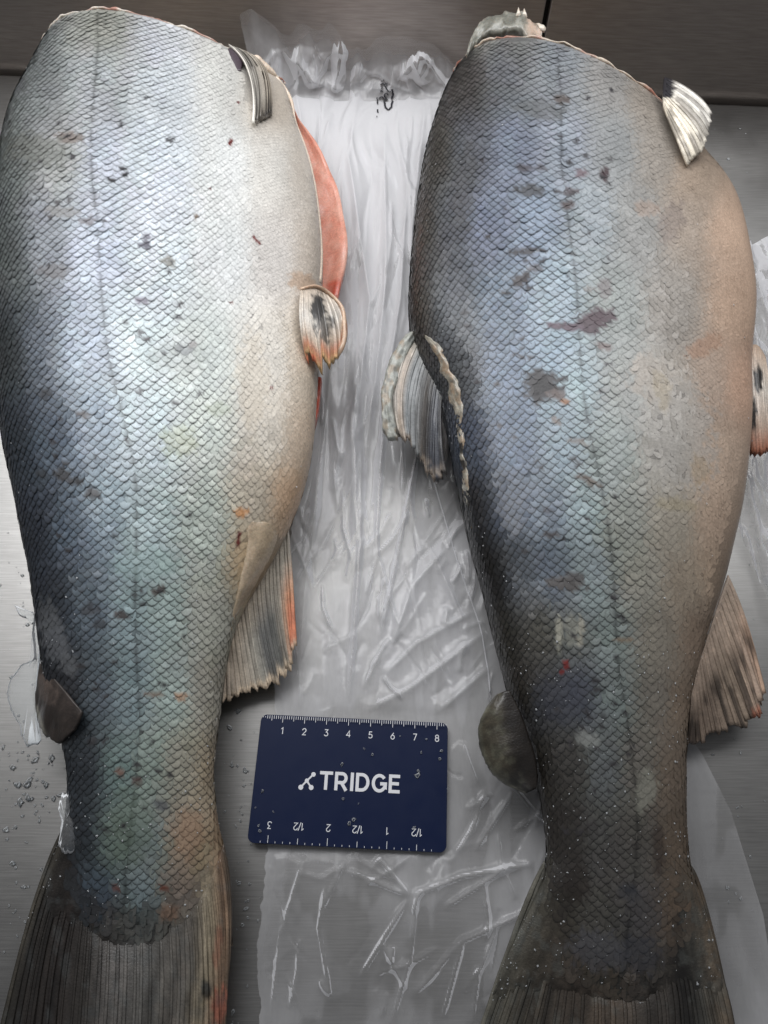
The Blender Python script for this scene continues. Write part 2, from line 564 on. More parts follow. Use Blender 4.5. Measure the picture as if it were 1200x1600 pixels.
    def from_px(self, p):
        """surface coordinates under a photo pixel (upper side)"""
        vis = (self.Nrm * (EYE - self.P)).sum(-1) > 0
        d = ((self.px - np.asarray(p, float))**2).sum(-1)
        d[~vis] = 1e9
        k = d.argmin()
        return divmod(k, self.nt)

    def on(self, pts, lift=0.0):
        """world points on the visible upper surface under photo pixels, raised by lift"""
        out = []
        for p in pts:
            i, j = self.from_px(p)
            out.append(self.P[i, j] + self.Nrm[i, j] * lift)
        return np.array(out)


def spot_mask(px, py, x, y, rx, ry, rot=0.0, seed=0, rag=0.5):
    c, s = math.cos(rot), math.sin(rot)
    dx, dy = px - x, py - y
    u = (dx * c + dy * s) / rx; v = (-dx * s + dy * c) / ry
    r = np.sqrt(u * u + v * v) + rag * (fbm(px / 7 + seed, py / 6, seed + 3, 3) - 0.5) * 2
    return 1 - ss(0.75, 1.08, r)


def build_fish(name, st, lateral, ctrl, marks, label, group, pitch, smooth_from, no_scale, tail_fade, belly_at, seed, head_flesh, flare, tail_zone, tail_col, tone):
    F = Fish(st, lateral, flare)
    base = UP(((st[5][0] + st[5][2]) / 2, st[5][1]), 0.0)
    root = thing(name, base, label, 'fish', group)
    pig = pigment(ctrl, tone)

    def colour(px, py, fine=None):
        """pigment at photo pixels; fine: only the small marks, laid over the given colours"""
        if fine is None:
            K = pig(px, py)
            m = fbm(px / 46, py / 60, seed, 4); K = K * (0.84 + 0.32 * m)[:, None]
        else:
            K = fine.copy()
        for (x, y, rx, ry, rot, c, a) in marks:
            if fine is None: continue
            k_ = .85 if c[0] > 1.7 * c[1] else 1.3
            rx, ry, a = rx * k_, ry * k_, min(1.0, a * 1.25)
            near = np.where((np.abs(px - x) < 3 * max(rx, ry)) & (np.abs(py - y) < 3 * max(rx, ry)))[0]
            w = np.zeros(len(px)); w[near] = a * spot_mask(px[near], py[near], x, y, rx, ry, rot, int(x + y), 0.55)
            vivid = .62 if c[0] > 1.7 * c[1] else 1.0
            tgt = vivid * lin(c) / light_at(np.array(float(x)), np.array(float(y)))
            K = K * (1 - w[:, None]) + np.clip(tgt * .66, 0.003, 0.9) * w[:, None]
        return K

    # --- the body: one closed skin
    P = F.P[:, :-1]
    px = F.px[:, :-1]
    nt = F.nt - 1
    V = P.reshape(-1, 3)
    colv = colour(px[..., 0].ravel(), px[..., 1].ravel())
    colv = colour(px[..., 0].ravel(), px[..., 1].ravel(), colv)
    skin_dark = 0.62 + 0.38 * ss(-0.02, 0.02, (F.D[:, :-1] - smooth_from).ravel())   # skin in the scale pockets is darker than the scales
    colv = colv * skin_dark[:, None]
    tz = tail_zone(px[..., 0].ravel(), px[..., 1].ravel())[:, None]
    colv = colv * (1 - tz) + tail_col(px[..., 0].ravel(), px[..., 1].ravel()) * tz
    i = np.arange(F.ns - 1)[:, None] * nt; j = np.arange(nt)[None]; k = (j + 1) % nt
    Fc = np.stack([i + j, i + nt + j, i + nt + k, i + k], -1).reshape(-1, 4).tolist()
    tail_c = P[-1].mean(0)
    V = np.vstack([V, tail_c]); colv = np.vstack([colv, colv[-1]])
    e = (F.ns - 1) * nt
    Fc += [[e + a, e + (a + 1) % nt, len(V) - 1] for a in range(nt)]
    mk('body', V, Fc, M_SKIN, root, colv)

    # --- the cut where the head was taken off: flesh wall set a little in from the skin
    r0 = P[0]; c0 = r0.mean(0)
    rings = [r0]
    for f, dy in ((0.985, 0.0012), (0.955, 0.0004), (0.8, -0.004), (0.4, -0.010)):
        rr = c0 + (r0 - c0) * f + wn * dy
        rr = rr + (RNG.random(rr.shape) - 0.5) * 0.0008
        rings.append(rr)
    Vc = np.vstack(rings + [[c0 - wn * 0.012]])
    Fx = []
    for a in range(len(rings) - 1):
        for q in range(nt):
            Fx.append([a * nt + q, a * nt + (q + 1) % nt, (a + 1) * nt + (q + 1) % nt, (a + 1) * nt + q])
    e = (len(rings) - 1) * nt
    Fx += [[e + q, e + (q + 1) % nt, len(Vc) - 1] for q in range(nt)]
    cc = np.tile(lin(head_flesh), (len(Vc), 1)) * (0.8 + 0.4 * RNG.random((len(Vc), 1)))
    mk('cut_face', Vc, Fx, M_FLESH, root, cc)
    # ragged rim of skin and flesh along the upper edge of the cut
    up = np.where((F.t[:-1] > 0.02 * math.pi) & (F.t[:-1] < 0.98 * math.pi))[0]
    rim = r0[up] + wn * 0.0005
    n = len(rim)
    wob = fbm(np.arange(n) / 5.0, np.zeros(n), seed + 5, 3)
    rim = rim + np.stack([np.zeros(n), (wob - 0.4) * 0.004, (wob - 0.5) * 0.002], -1)
    rv, rf = tube(rim, 0.0003 + 0.0011 * fbm(np.arange(n) / 4.0, np.ones(n), seed + 9, 2) ** 2, 7)
    q = np.repeat(wob, 7)
    pk = ss(.45, .6, fbm(np.repeat(np.arange(n), 7) / 9.0, np.zeros(7 * n), seed + 31, 3))[:, None]
    rc = (lin(head_flesh) * (1 - pk) + lin((158, 112, 96)) * pk) * (0.6 + 0.7 * q)[:, None]
    mk('cut_rim', rv, rf, M_FLESH, root, rc)

    # --- scales: shingle rows either side of the lateral line
    py_mm = pitch
    rows = []
    # spacing along the body shrinks towards the tail
    sl = F.slen
    rel = np.interp(np.arange(F.ns), np.arange(F.ns), F.width / F.width.max())
    py_loc = py_mm * (0.58 + 0.42 * np.clip(rel, 0, 1) ** 0.8)
    Y = np.r_[0, np.cumsum(np.diff(sl) / ((py_loc[1:] + py_loc[:-1]) / 2))]
    px_mm = pitch * 0.585

    def col_positions(sign):
        """signed arc distances of the columns at unit width, getting finer away from the lateral line"""
        d, out = 0.0, []
        while d < 0.19:
            out.append((sign * d, d))
            g = math.exp(-(d / 0.062) ** 2) if sign > 0 else math.exp(-(d / 0.058) ** 2)
            d += px_mm * (0.46 + 0.54 * g)
        return out

    cols = [(0, 0.0, 0)] + [(k, s, 0) for k, (s, _) in enumerate(col_positions(1)) if k > 0] + [(-k, s, 0) for k, (s, _) in enumerate(col_positions(-1)) if k > 0]
    allS = []
    for (k, d, _) in cols:
        fine = 1 if d < smooth_from - 0.018 else (1.6 if d < smooth_from + 0.01 else 2.0)
        nrow = int(Y[-1] * fine)
        yy = (np.arange(nrow) + 0.5 * (k % 2) + 0.2) / fine
        yy = yy + 0.07 * (RNG.random(nrow) - 0.5) / fine
        fs = np.interp(yy, Y, np.arange(F.ns))
        sc = np.interp(fs, np.arange(F.ns), 0.62 + 0.38 * np.clip(rel, 0, 1) ** 0.6)
        dd = np.full(nrow, d) * sc + (RNG.random(nrow) - 0.5) * px_mm * 0.10
        dd = dd + 0.0012 * np.sin(yy * 0.21 + k * 0.05)
        ii = np.clip(fs.astype(int), 0, F.ns - 1)
        ft = np.array([np.interp(x, F.D[a], np.arange(F.nt), left=-1, right=-1) for x, a in zip(dd, ii)])
        g = abs(d); gg = math.exp(-(g / 0.06) ** 2)
        wx = px_mm * (0.46 + 0.54 * gg) * sc * 1.06
        ly = np.interp(fs, np.arange(F.ns), py_loc) / fine
        for a in range(nrow):
            allS.append((fs[a], ft[a], wx[a], ly[a], k, d))
    A = np.array(allS)
    tt = np.interp(A[:, 1], np.arange(F.nt), F.t)
    ok = (A[:, 1] > 0) & (tt > -0.10 * math.pi) & (tt < 1.06 * math.pi)
    A = A[ok]; tt = tt[ok]
    Pc, Nc, Tc, Bc = F.at(A[:, 0], A[:, 1])
    q = PR(Pc)
    keep = np.ones(len(A), bool)
    keep &= A[:, 0] > 1.5
    bare = no_scale(q[:, 0], q[:, 1])
    keep &= bare < 0.97
    keep &= RNG.random(len(A)) > 0.012
    A, Pc, Nc, Tc, Bc, q, bare = A[keep], Pc[keep], Nc[keep], Tc[keep], Bc[keep], q[keep], bare[keep]
    n = len(A)
    base_c = colour(q[:, 0], q[:, 1])
    fade = np.where(q[:, 1] > 1200, tail_zone(q[:, 0], q[:, 1] + 46), 0)                     # towards the tail the scales take the fin's tone and sink into the skin
    base_c = base_c * (1 - .65 * fade[:, None]) + tail_col(q[:, 0], q[:, 1]) * 1.25 * (.65 * fade)[:, None]
    bare = np.maximum(bare, .8 * fade)
    # every scale its own sheen: a little bluer, greener or pinker, lighter or darker
    sheen = fbm(q[:, 0] / 55, q[:, 1] / 80, seed + 40, 3)
    jit = RNG.normal(0, 1, n)
    hue = np.stack([np.sin(6.3 * sheen * 2.2 + 0.4 * jit), np.sin(6.3 * sheen * 2.2 + 2.1 + 0.4 * jit), np.sin(6.3 * sheen * 2.2 + 4.2 + 0.4 * jit)], -1)
    belly = ss(belly_at[0], belly_at[1], A[:, 5] + .02 * (fbm(q[:, 0] / 60, q[:, 1] / 60, seed + 80, 3) - .5))
    base_c = base_c * (1 + (0.012 * (1 - belly))[:, None] * hue) * (1 + 0.06 * jit * (1 - 0.6 * belly))[:, None]
    # scale mesh: 5 across, 4 along, rounded free edge
    gx = np.array([-1, -0.55, 0, 0.55, 1.0])
    gy = np.array([0, 0.5, 0.84, 1.0])
    X, Yg = np.meshgrid(gx, gy)
    front = -0.75
    edge = 0.52 * (1 - np.abs(X) ** 2.5)                     # where the free edge lies across the scale
    ylen = front + (edge + 0.04 - front) * Yg
    lift = (-0.35 + 1.05 * Yg ** 1.3) * 1.0 - 0.42 * X**2 * (0.4 + 0.6 * Yg)
    dome = 0.75 * np.sin(Yg * math.pi * 0.62)
    hgt = (lift + dome)
    rimf = np.where(Yg == 1.0, 1.0, np.where((Yg > 0.8), 0.18, 0.0))
    X, ylen, hgt, rimf = X.ravel(), ylen.ravel(), hgt.ravel(), rimf.ravel()
    amp = 0.00031 * (A[:, 3] / py_mm) * (1 - 0.66 * belly) * (1 + 0.25 * RNG.normal(0, 1, n)) * (1 - .9 * bare)
    amp = amp * np.clip(1 - tail_fade(q[:, 0], q[:, 1]) * 0.45, 0.3, 1)
    tx = RNG.normal(0, 0.06, n); ty = RNG.normal(0, 0.05, n)
    Vs = (Pc[:, None] + Bc[:, None] * (A[:, 2][:, None] * X[None])[..., None]
          + Tc[:, None] * (A[:, 3][:, None] * (ylen[None] + 0.05 * tx[:, None] * X[None]))[..., None]
          + Nc[:, None] * (amp[:, None] * hgt[None] + A[:, 2][:, None] * X[None] * tx[:, None] * 0.5 + A[:, 3][:, None] * ylen[None] * ty[:, None] * 0.5)[..., None])
    dorsal = 1 - ss(-0.05, 0.0, A[:, 5])
    dark_edge = (0.82 + .1 * dorsal - 0.64 * belly) * (1 - bare) * (.72 + .5 * fbm(q[:, 0] / 70, q[:, 1] / 90, seed + 60, 3)) * (.75 + .25 * ss(200, 420, q[:, 1]))
    dark_edge = np.clip(dark_edge, 0, .8)
    rim2 = rimf[None] + dorsal[:, None] * np.where((rimf > 0) & (rimf < 1), .22, 0)[None] + dorsal[:, None] * (np.abs(X)[None] > .9) * .25
    cs = base_c[:, None, :] * (1 - dark_edge[:, None] * np.clip(rim2, 0, 1))[..., None]
    # fine pale centre, darker root
    cs = cs * (0.92 + 0.14 * np.clip(1 - X**2 - (ylen - 0.05)**2 * 2, 0, 1))[None, :, None]
    lat = np.abs(A[:, 4]) < 0.5
    mark = np.exp(-(X / 0.5) ** 2)[None, :, None] * (0.60 * lat * (RNG.random(len(A)) > .1))[:, None, None]
    cs = cs * (1 - mark)
    qv = PR(Vs.reshape(-1, 3))
    cs = colour(qv[:, 0], qv[:, 1], cs.reshape(-1, 3)).reshape(cs.shape)
    fq = grid_faces(5, 4)
    # the three hundred that show largest stand as objects of their own
    depth = np.linalg.norm(Pc - EYE, axis=1)
    view = (EYE - Pc) / depth[:, None]
    size = A[:, 2] * A[:, 3] / depth**2 * np.clip((view * Nc).sum(1), 0.05, 1)
    inside = (q[:, 0] > 8) & (q[:, 0] < 1192) & (q[:, 1] > 8) & (q[:, 1] < 1592)
    order = np.argsort(-(size * inside * (1 - 0.7 * belly)))
    big = np.zeros(n, bool); big[order[:300]] = True
    fl = fq
    for a in order[:300]:
        mk('scale', Vs[a], fl, M_SCALE, root, cs[a])
    rest = np.where(~big)[0]
    Fr = (np.arange(len(rest))[:, None, None] * 20 + fq[None]).reshape(-1, 4)
    mk('scales', Vs[rest].reshape(-1, 3), Fr, M_SCALE, root, cs[rest].reshape(-1, 3), kind='stuff')
    print(name, 'scales', n)
    return F, root, colour


# control tones: photo pixel and the tone seen there
CL = [(150,40,150,150,142),(60,130,125,130,130),(150,130,165,170,172),(250,120,200,205,210),(350,120,205,205,200),(410,120,195,188,178),(435,150,200,188,172),
(20,250,105,110,108),(90,250,150,152,150),(160,260,190,198,208),(250,250,208,215,222),(350,260,212,214,212),(430,260,208,205,198),(475,260,205,195,182),
(10,400,95,100,98),(70,380,130,136,145),(140,400,180,190,205),(250,400,205,213,218),(350,400,200,203,202),(430,400,195,190,184),(490,400,190,178,164),
(10,550,55,60,62),(60,540,95,105,115),(120,540,155,168,182),(220,540,190,202,204),(320,550,180,186,182),(420,560,185,180,170),(480,560,195,180,160),
(20,680,45,52,60),(80,680,75,88,102),(140,680,130,145,160),(220,680,170,185,190),(320,680,172,178,172),(420,680,175,168,155),(475,690,190,170,148),
(50,820,40,46,55),(110,820,75,88,102),(160,800,120,138,148),(230,820,150,168,168),(320,820,155,162,155),(400,780,165,155,138),(450,780,180,150,120),
(80,950,35,40,48),(140,950,70,82,92),(200,950,110,128,130),(260,950,130,145,142),(320,950,140,142,132),(400,880,165,140,105),
(100,1080,30,32,36),(150,1080,60,70,78),(200,1080,95,112,115),(270,1080,120,132,128),(325,1080,125,122,110),
(130,1200,35,40,45),(180,1200,80,98,95),(230,1200,105,115,108),(290,1200,110,108,95),(325,1210,120,108,88),
(120,1310,28,33,38),(180,1310,78,90,82),(230,1310,90,100,98),(290,1310,116,100,82),(325,1330,110,95,72),
(150,1400,45,55,65),(220,1400,85,98,100),(280,1400,95,85,75),(190,1455,60,62,60)]
CR = [(760,40,150,150,142),(800,60,120,120,118),(730,120,75,72,70),(790,110,115,118,122),(870,110,140,145,150),(950,120,150,148,145),(1010,150,160,150,138),
(680,230,80,76,70),(730,230,95,98,105),(800,230,125,135,152),(880,230,150,158,170),(960,230,145,148,148),(1030,240,150,142,132),(1080,280,165,145,125),
(660,350,78,72,65),(700,350,85,88,95),(760,350,115,125,145),(840,350,135,150,170),(920,350,145,155,160),(1000,350,138,138,135),(1070,340,160,145,130),(1140,360,195,165,140),
(650,470,70,65,60),(700,470,90,95,102),(780,470,115,130,148),(870,470,150,168,178),(960,480,140,145,142),(1050,480,142,136,128),(1150,480,190,160,135),
(720,580,80,82,85),(780,580,105,122,142),(860,560,135,155,170),(900,600,150,170,175),(970,600,140,142,138),(1050,620,158,152,142),(1110,600,165,145,128),(1160,600,190,155,130),
(740,700,65,75,92),(800,690,90,108,130),(880,690,125,142,152),(950,700,130,138,135),(1040,710,152,148,140),(1120,720,170,148,128),
(745,800,30,32,36),(790,800,60,72,90),(850,800,95,108,122),(910,800,130,148,150),(970,820,125,128,120),(1050,820,135,128,115),(1120,820,160,138,118),
(770,900,22,22,22),(810,900,50,58,68),(860,900,75,85,98),(920,910,115,128,130),(1000,910,120,118,108),(1070,920,130,118,102),(1120,900,145,125,105),
(790,990,42,40,34),(840,990,60,58,50),(900,1000,85,88,85),(950,1000,105,115,112),(1030,1000,112,106,95),(1090,1000,115,98,82),
(810,1080,38,34,28),(850,1100,45,46,50),(900,1080,58,62,72),(960,1090,92,100,98),(1030,1090,95,90,82),(1065,1100,100,85,70),
(850,1200,30,27,22),(890,1200,48,46,42),(940,1200,80,84,84),(1000,1200,85,82,76),(1050,1210,88,76,64),
(870,1320,34,30,26),(930,1320,58,57,55),(1000,1320,62,60,56),(1055,1320,75,64,52),
(870,1430,42,38,32),(930,1430,55,54,50),(1000,1430,54,52,52),(1060,1430,70,58,46),(940,1530,50,48,42),(1010,1530,48,46,42)]
# marks on the skin: x, y, half sizes, turn, tone, strength
ML = [(225,383,9,5,0,(95,92,105),.7),(228,371,6,4,0,(110,105,118),.6),(262,408,11,7,.4,(125,120,105),.6),(222,470,10,5,.2,(115,105,120),.6),(285,545,13,7,.2,(100,98,110),.6),
(300,538,6,5,0,(110,95,95),.5),(70,615,10,7,0,(45,45,48),.6),(130,648,10,5,.1,(70,62,62),.7),(98,742,13,8,0,(50,48,48),.7),(145,771,12,8,.3,(48,45,48),.75),(120,752,10,6,0,(48,46,46),.7),
(248,922,10,5,-.4,(70,62,58),.75),(190,962,12,5,.1,(58,52,50),.75),(140,952,12,8,.2,(40,40,44),.6),(155,975,9,6,0,(42,42,46),.6),(65,740,8,6,0,(45,45,45),.5),
(135,345,12,6,.1,(120,112,115),.6),(110,215,18,7,.1,(130,115,105),.6),(60,235,40,22,.2,(112,114,106),.5),(95,330,22,7,.1,(135,132,128),.5),(85,425,24,10,0,(110,106,106),.5),
(360,222,4,7,.4,(150,45,35),.9),(328,294,3,3,0,(140,50,45),.9),(398,372,7,4,.9,(140,45,38),.85),(405,380,4,3,.2,(140,40,35),.9),(362,474,4,3,0,(140,45,38),.9),(422,606,6,2.5,.05,(140,45,38),.9),(373,160,3,3,0,(140,55,50),.8),(307,338,3,4,0,(130,110,90),.8),
(283,1089,9,5,-.3,(150,112,82),.55),(240,1085,12,4,0,(110,92,78),.5),(296,1300,18,30,.1,(134,106,84),.3),(255,1388,7,6,.3,(110,56,40),.7),(182,1388,6,5,0,(85,52,45),.6),(265,1425,14,12,-.5,(104,80,64),.5),
(215,1222,7,6,0,(70,50,48),.6),(188,1206,6,5,0,(95,62,50),.6),(250,1258,9,6,.2,(65,66,70),.6),(378,802,9,7,0,(195,140,90),.7),(373,845,4,15,.15,(120,50,40),.8),(372,832,2.5,8,.15,(80,25,25),.8),
(340,640,14,9,0,(150,160,135),.35),(280,690,26,18,0,(165,172,135),.3),(470,440,18,12,.3,(198,170,145),.6),(395,600,20,60,0,(190,175,150),.25),(230,880,40,24,0,(140,165,160),.25),(205,1290,28,46,0,(84,96,84),.3),
(85,1000,16,34,-.35,(95,97,100),.55),(75,960,14,20,-.2,(82,84,86),.5),(110,1040,10,16,-.4,(88,90,92),.5),(280,560,40,22,0,(158,166,160),.3)]
MR = [(880,155,10,7,0,(95,85,80),.7),(845,170,34,12,.1,(108,110,110),.55),(945,272,8,7,0,(80,65,68),.8),(908,270,8,6,0,(120,95,100),.6),(892,299,10,5,0,(95,85,88),.7),(890,320,10,5,0,(90,80,80),.75),(828,298,18,8,.1,(80,80,82),.7),(818,262,12,6,0,(82,78,84),.7),(845,262,9,5,0,(92,88,92),.6),
(820,392,22,5,-.1,(72,70,72),.75),(815,436,14,7,-.4,(68,64,66),.8),(835,420,10,5,0,(85,78,80),.6),(945,450,8,13,0,(120,112,112),.6),(923,452,14,3,0,(115,105,100),.5),(932,498,24,13,-.15,(70,50,58),1),(918,512,16,8,.3,(64,46,54),1),(885,510,32,5,.08,(88,72,82),.85),(942,540,10,5,.2,(112,98,95),.7),
(850,603,24,22,.5,(50,48,50),1),(838,598,12,16,.2,(48,46,48),1),(872,618,14,8,.3,(95,82,78),.7),(882,628,6,4,0,(140,105,80),.8),(905,690,16,4,.25,(98,85,75),.6),(868,657,8,4,.6,(110,92,78),.6),(912,745,13,5,.2,(85,72,65),.7),(925,755,12,4,.25,(88,76,66),.6),(862,835,14,5,0,(62,58,58),.7),(855,795,9,4,0,(68,66,70),.6),
(885,912,26,9,.1,(70,66,64),.75),(898,900,12,7,.2,(65,62,62),.7),(885,1040,6,12,.2,(120,28,24),.95),(878,1050,4,5,.2,(120,30,28),.8),(975,1000,12,4,0,(118,100,80),.5),
(873,990,5,22,.02,(150,148,134),.6),(893,985,9,20,-.05,(128,128,118),.5),(908,985,4,22,.05,(146,142,128),.55),(882,1092,34,30,.3,(50,52,60),.4),(1035,600,44,28,.5,(168,160,150),.65),(1060,680,46,70,-.2,(162,158,152),.5),(1035,610,10,26,-.15,(160,145,115),.35),(1095,735,13,20,.1,(168,145,112),.3),(1060,790,30,8,.1,(152,140,110),.28),(1005,575,14,20,.4,(170,162,152),.6),
(1010,325,16,10,.2,(165,145,130),.5),(1050,350,16,28,.2,(130,118,112),.4),(1100,540,24,12,-.4,(170,135,112),.5),(984,1390,8,5,.2,(32,33,38),.7),(985,1395,14,12,.2,(46,47,50),.4),(1000,1495,26,26,0,(42,44,50),.4),(935,1485,40,26,.2,(62,62,66),.45),(900,1380,16,26,0,(32,26,22),.5),(918,1155,14,10,.2,(130,132,128),.4),
(880,1330,30,80,0,(30,27,24),.4),(1030,1330,8,34,0,(40,32,28),.5),(925,1290,10,7,0,(45,42,42),.5),(1010,1235,14,26,.1,(118,118,108),.45),(725,300,14,60,.1,(86,84,84),.3)]

stL = [(62,100,446,136,37,39),(47,124,460,182,38.5,40),(32,150,477,230,39,40),(8,200,491,280,39,40),(-6,270,500,335,39,40),
(-12,350,505,400,39,40),(-12,440,503,465,38,39),(-10,530,500,535,37,38),(-4,620,495,620,35,36),(2,700,488,700,33,35),(18,770,472,770,30,33),(32,840,445,835,27,31),
(45,900,410,900,24,29),(54,960,378,955,22,27),(62,1020,358,1015,20,25),(72,1080,348,1080,18,23),(90,1140,340,1140,16,22),(104,1200,334,1200,14.5,21),
(105,1250,336,1250,12.5,20),(99,1295,342,1295,10.5,19.5),(84,1340,351,1340,8.5,18.5),(65,1385,357,1385,6.5,17.5),(46,1430,361,1430,4,15.5),(32,1478,364,1478,1.0,12.0)]
latL = [(152,20),(150,130),(147,250),(150,370),(160,450),(175,560),(190,640),(205,720),(212,800),(216,900),(216,1000),(214,1100),(210,1200),(205,1300),(200,1400),(196,1470)]
stR = [(707,122,1084,222,36,38),(699,138,1100,243,37,39),(690,158,1116,268,38,39),(674,205,1143,308,38,39),(660,262,1160,360,38,39),(650,330,1172,415,38,39),
(643,400,1180,470,37,38),(639,470,1178,525,36,37),(645,530,1174,575,35,36),(668,590,1175,630,34,35),(694,650,1173,690,32,34),(708,720,1168,745,31,33),(722,790,1160,800,29,32),(737,860,1148,852,27,31),
(754,920,1132,915,25,29),(768,980,1110,980,23,28),(783,1040,1092,1040,21,26),(797,1090,1080,1090,19,25),(818,1140,1074,1140,17.5,24),(835,1200,1072,1200,16,23),(846,1260,1072,1262,13.5,22),(853,1315,1074,1315,11.5,21),
(849,1365,1082,1365,9.5,20),(828,1420,1098,1420,7.5,18.5),(802,1475,1114,1475,5.2,17),(778,1530,1128,1530,3,14.5),(766,1568,1136,1568,1.0,11.0)]
latR = [(868,60),(874,150),(881,230),(886,320),(895,430),(903,520),(912,600),(925,680),(938,760),(948,840),(958,920),(966,1000),(974,1060),(984,1150),(990,1250),(990,1350),(985,1450),(976,1550)]

def ramp(x, stops):
    """piecewise colour ramp, stops = [(pos, (r,g,b) sRGB)]"""
    xs = [s[0] for s in stops]; cs = np.array([lin(s[1]) for s in stops])
    return np.stack([np.interp(x, xs, cs[:, k]) for k in range(3)], -1)


def mottle(px, py, s, seed, lo=0.65, hi=1.35):
    return (lo + (hi - lo) * fbm(px / s, py / s, seed, 4))[:, None]


def c_tailL(px, py):
    xl = np.interp(py, [1285, 1340, 1420, 1490, 1600, 1720], [100, 82, 50, 28, 4, -28]); xr = np.interp(py, [1300, 1360, 1440, 1500, 1570, 1650, 1720], [345, 355, 362, 362, 350, 342, 338])
    u = np.clip((px - xl) / (xr - xl), 0, 1)
    c = ramp(u, [(0, (70, 66, 58)), (.05, (46, 42, 38)), (.2, (42, 36, 33)), (.34, (58, 54, 50)), (.47, (96, 92, 88)), (.62, (92, 90, 86)), (.8, (112, 106, 98)), (.9, (150, 138, 116)), (.96, (142, 116, 94)), (1, (84, 72, 60))])
    red = np.clip(spot_mask(px, py, 343, 1572, 14, 30, .15, 3) + spot_mask(px, py, 340, 1480, 7, 36, .1, 5) * 0.5, 0, 1)
    c = c * (1 - red)[:, None] + lin((146, 92, 74)) * red[:, None]
    blk = spot_mask(px, py, 322, 1548, 9, 20, -.3, 8)
    c = c * (1 - 0.85 * blk[:, None])
    streak = fbm(u * 46, py / 130, 5, 3)
    fr = ss(.56, .72, fbm(px / 15, py / 22, 65, 4)) * .3                      # frosted patches
    c = c * (0.35 + 1.3 * streak)[:, None] * mottle(px, py, 14, 2, .7, 1.3)
    return (c * (1 - fr[:, None]) + lin((88, 92, 92)) * fr[:, None]) * .78


def c_tailR(px, py):
    xl = np.interp(py, [1345, 1400, 1475, 1530, 1600, 1720], [851, 836, 802, 776, 754, 744]); xr = np.interp(py, [1345, 1420, 1475, 1540, 1620, 1720], [1078, 1098, 1114, 1130, 1146, 1150])
    u = np.clip((px - xl) / (xr - xl), 0, 1)
    c = ramp(u, [(0, (84, 82, 74)), (.1, (64, 60, 52)), (.3, (62, 55, 48)), (.5, (74, 64, 54)), (.66, (70, 64, 58)), (.76, (50, 46, 42)), (.84, (32, 30, 28)), (.9, (74, 72, 66)), (1, (96, 84, 70))])
    streak = fbm(u * 46, py / 130, 15, 3)
    fr = ss(.55, .72, fbm(px / 15, py / 20, 85, 4)) * .45
    c = c * (0.35 + 1.3 * streak)[:, None] * mottle(px, py, 13, 12, .7, 1.35)
    return (c * (1 - fr[:, None]) + lin((84, 86, 82)) * fr[:, None]) * .95


def tzL(x, y):
    hw = np.interp(y, [1150, 1262, 1290, 1340, 1400, 1435, 1460, 1482], [5000, 190, 134, 113, 103, 84, 46, -20])
    return ss(-14, 8, np.abs(x - 216 + .04 * (y - 1400)) - hw + 64 * (fbm(x / 15, y / 19, 3, 3) - .5))


def tzR(x, y):
    hw = np.interp(y, [1180, 1298, 1335, 1390, 1470, 1515, 1545, 1570], [5000, 170, 122, 108, 98, 80, 46, -20])
    return ss(-14, 8, np.abs(x - 966) - hw + 64 * (fbm(x / 15, y / 19, 13, 3) - .5))


for lst, n_, sd, bx in ((ML, 70, 4, lambda y: (np.interp(y, [150, 400, 700, 1000, 1250], [60, 50, 60, 110, 140]), np.interp(y, [150, 600, 1250], [260, 330, 270]))),
                        (MR, 90, 8, lambda y: (np.interp(y, [150, 500, 900, 1300], [740, 720, 800, 880]), np.interp(y, [150, 700, 1300], [960, 960, 1000])))):
    rg = random.Random(sd)
    for _ in range(n_):                                       # small dark specks sprinkled over the upper flank
        y = rg.uniform(140, 1300); a, b = bx(y); x = rg.uniform(a, b)
        lst.append((x, y, rg.uniform(2.2, 6), rg.uniform(1.8, 3.6), rg.uniform(-.2, .4), tuple(int(v * (.5 if y < 700 else .34)) for v in (118, 112, 118)), rg.uniform(.6, .95)))
GRP = 'headless fish laid side by side on the steel table'


def nosc_L(x, y):
    m = ss(366, 384, x) * ss(0, 24, y - 796 - (x - 372) * 0.3) * (1 - ss(1020, 1060, y))
    m = np.maximum(m, ss(-26, 26, x - 424 - 0.14 * (y - 60)) * (1 - ss(260, 420, y)))
    m = np.maximum(m, ss(350, 384, x) * (1 - ss(150, 230, y)))
    m = np.maximum(m, ss(440, 500, x + 0.02 * (y - 500)) * .9)
    return np.maximum(m, tzL(x, y))


def nosc_R(x, y):
    e = 1075 + 60 * np.sin(np.clip((y - 200) / 700, 0, 1) * math.pi)
    m = ss(e - 70, e + 50, x)
    m = np.maximum(m, (y < 66) & (x < 845))
    m = np.maximum(m, tzR(x, y))
    m = np.maximum(m, spot_mask(x, y, 850, 603, 17, 17, .5, 1453) > 0.5)
    return np.maximum(m, .75 * ss(.3, .6, spot_mask(x, y, 1045, 660, 60, 120, -.1, 5)))


FL, rootL, colL = build_fish('headless_fish', stL, latL, CL, ML, 'bright silver headless fish with an orange belly flap, its tail left of the navy card', GRP,
                             0.0047, 0.098, nosc_L, lambda x, y: ss(1150, 1450, y), (0.025, 0.085), 3, (205, 196, 184), 1340, tzL, c_tailL, .90)
FR, rootR, colR = build_fish('headless_fish.001', stR, latR, CR, MR, 'darker blue-grey headless fish with dorsal fin and purple bruise, lying on the plastic bag', GRP,
                             0.0047, 0.072, nosc_R, lambda x, y: ss(950, 1250, y), (-0.008, 0.04), 23, (186, 172, 156), 1430, tzR, c_tailR, .78)


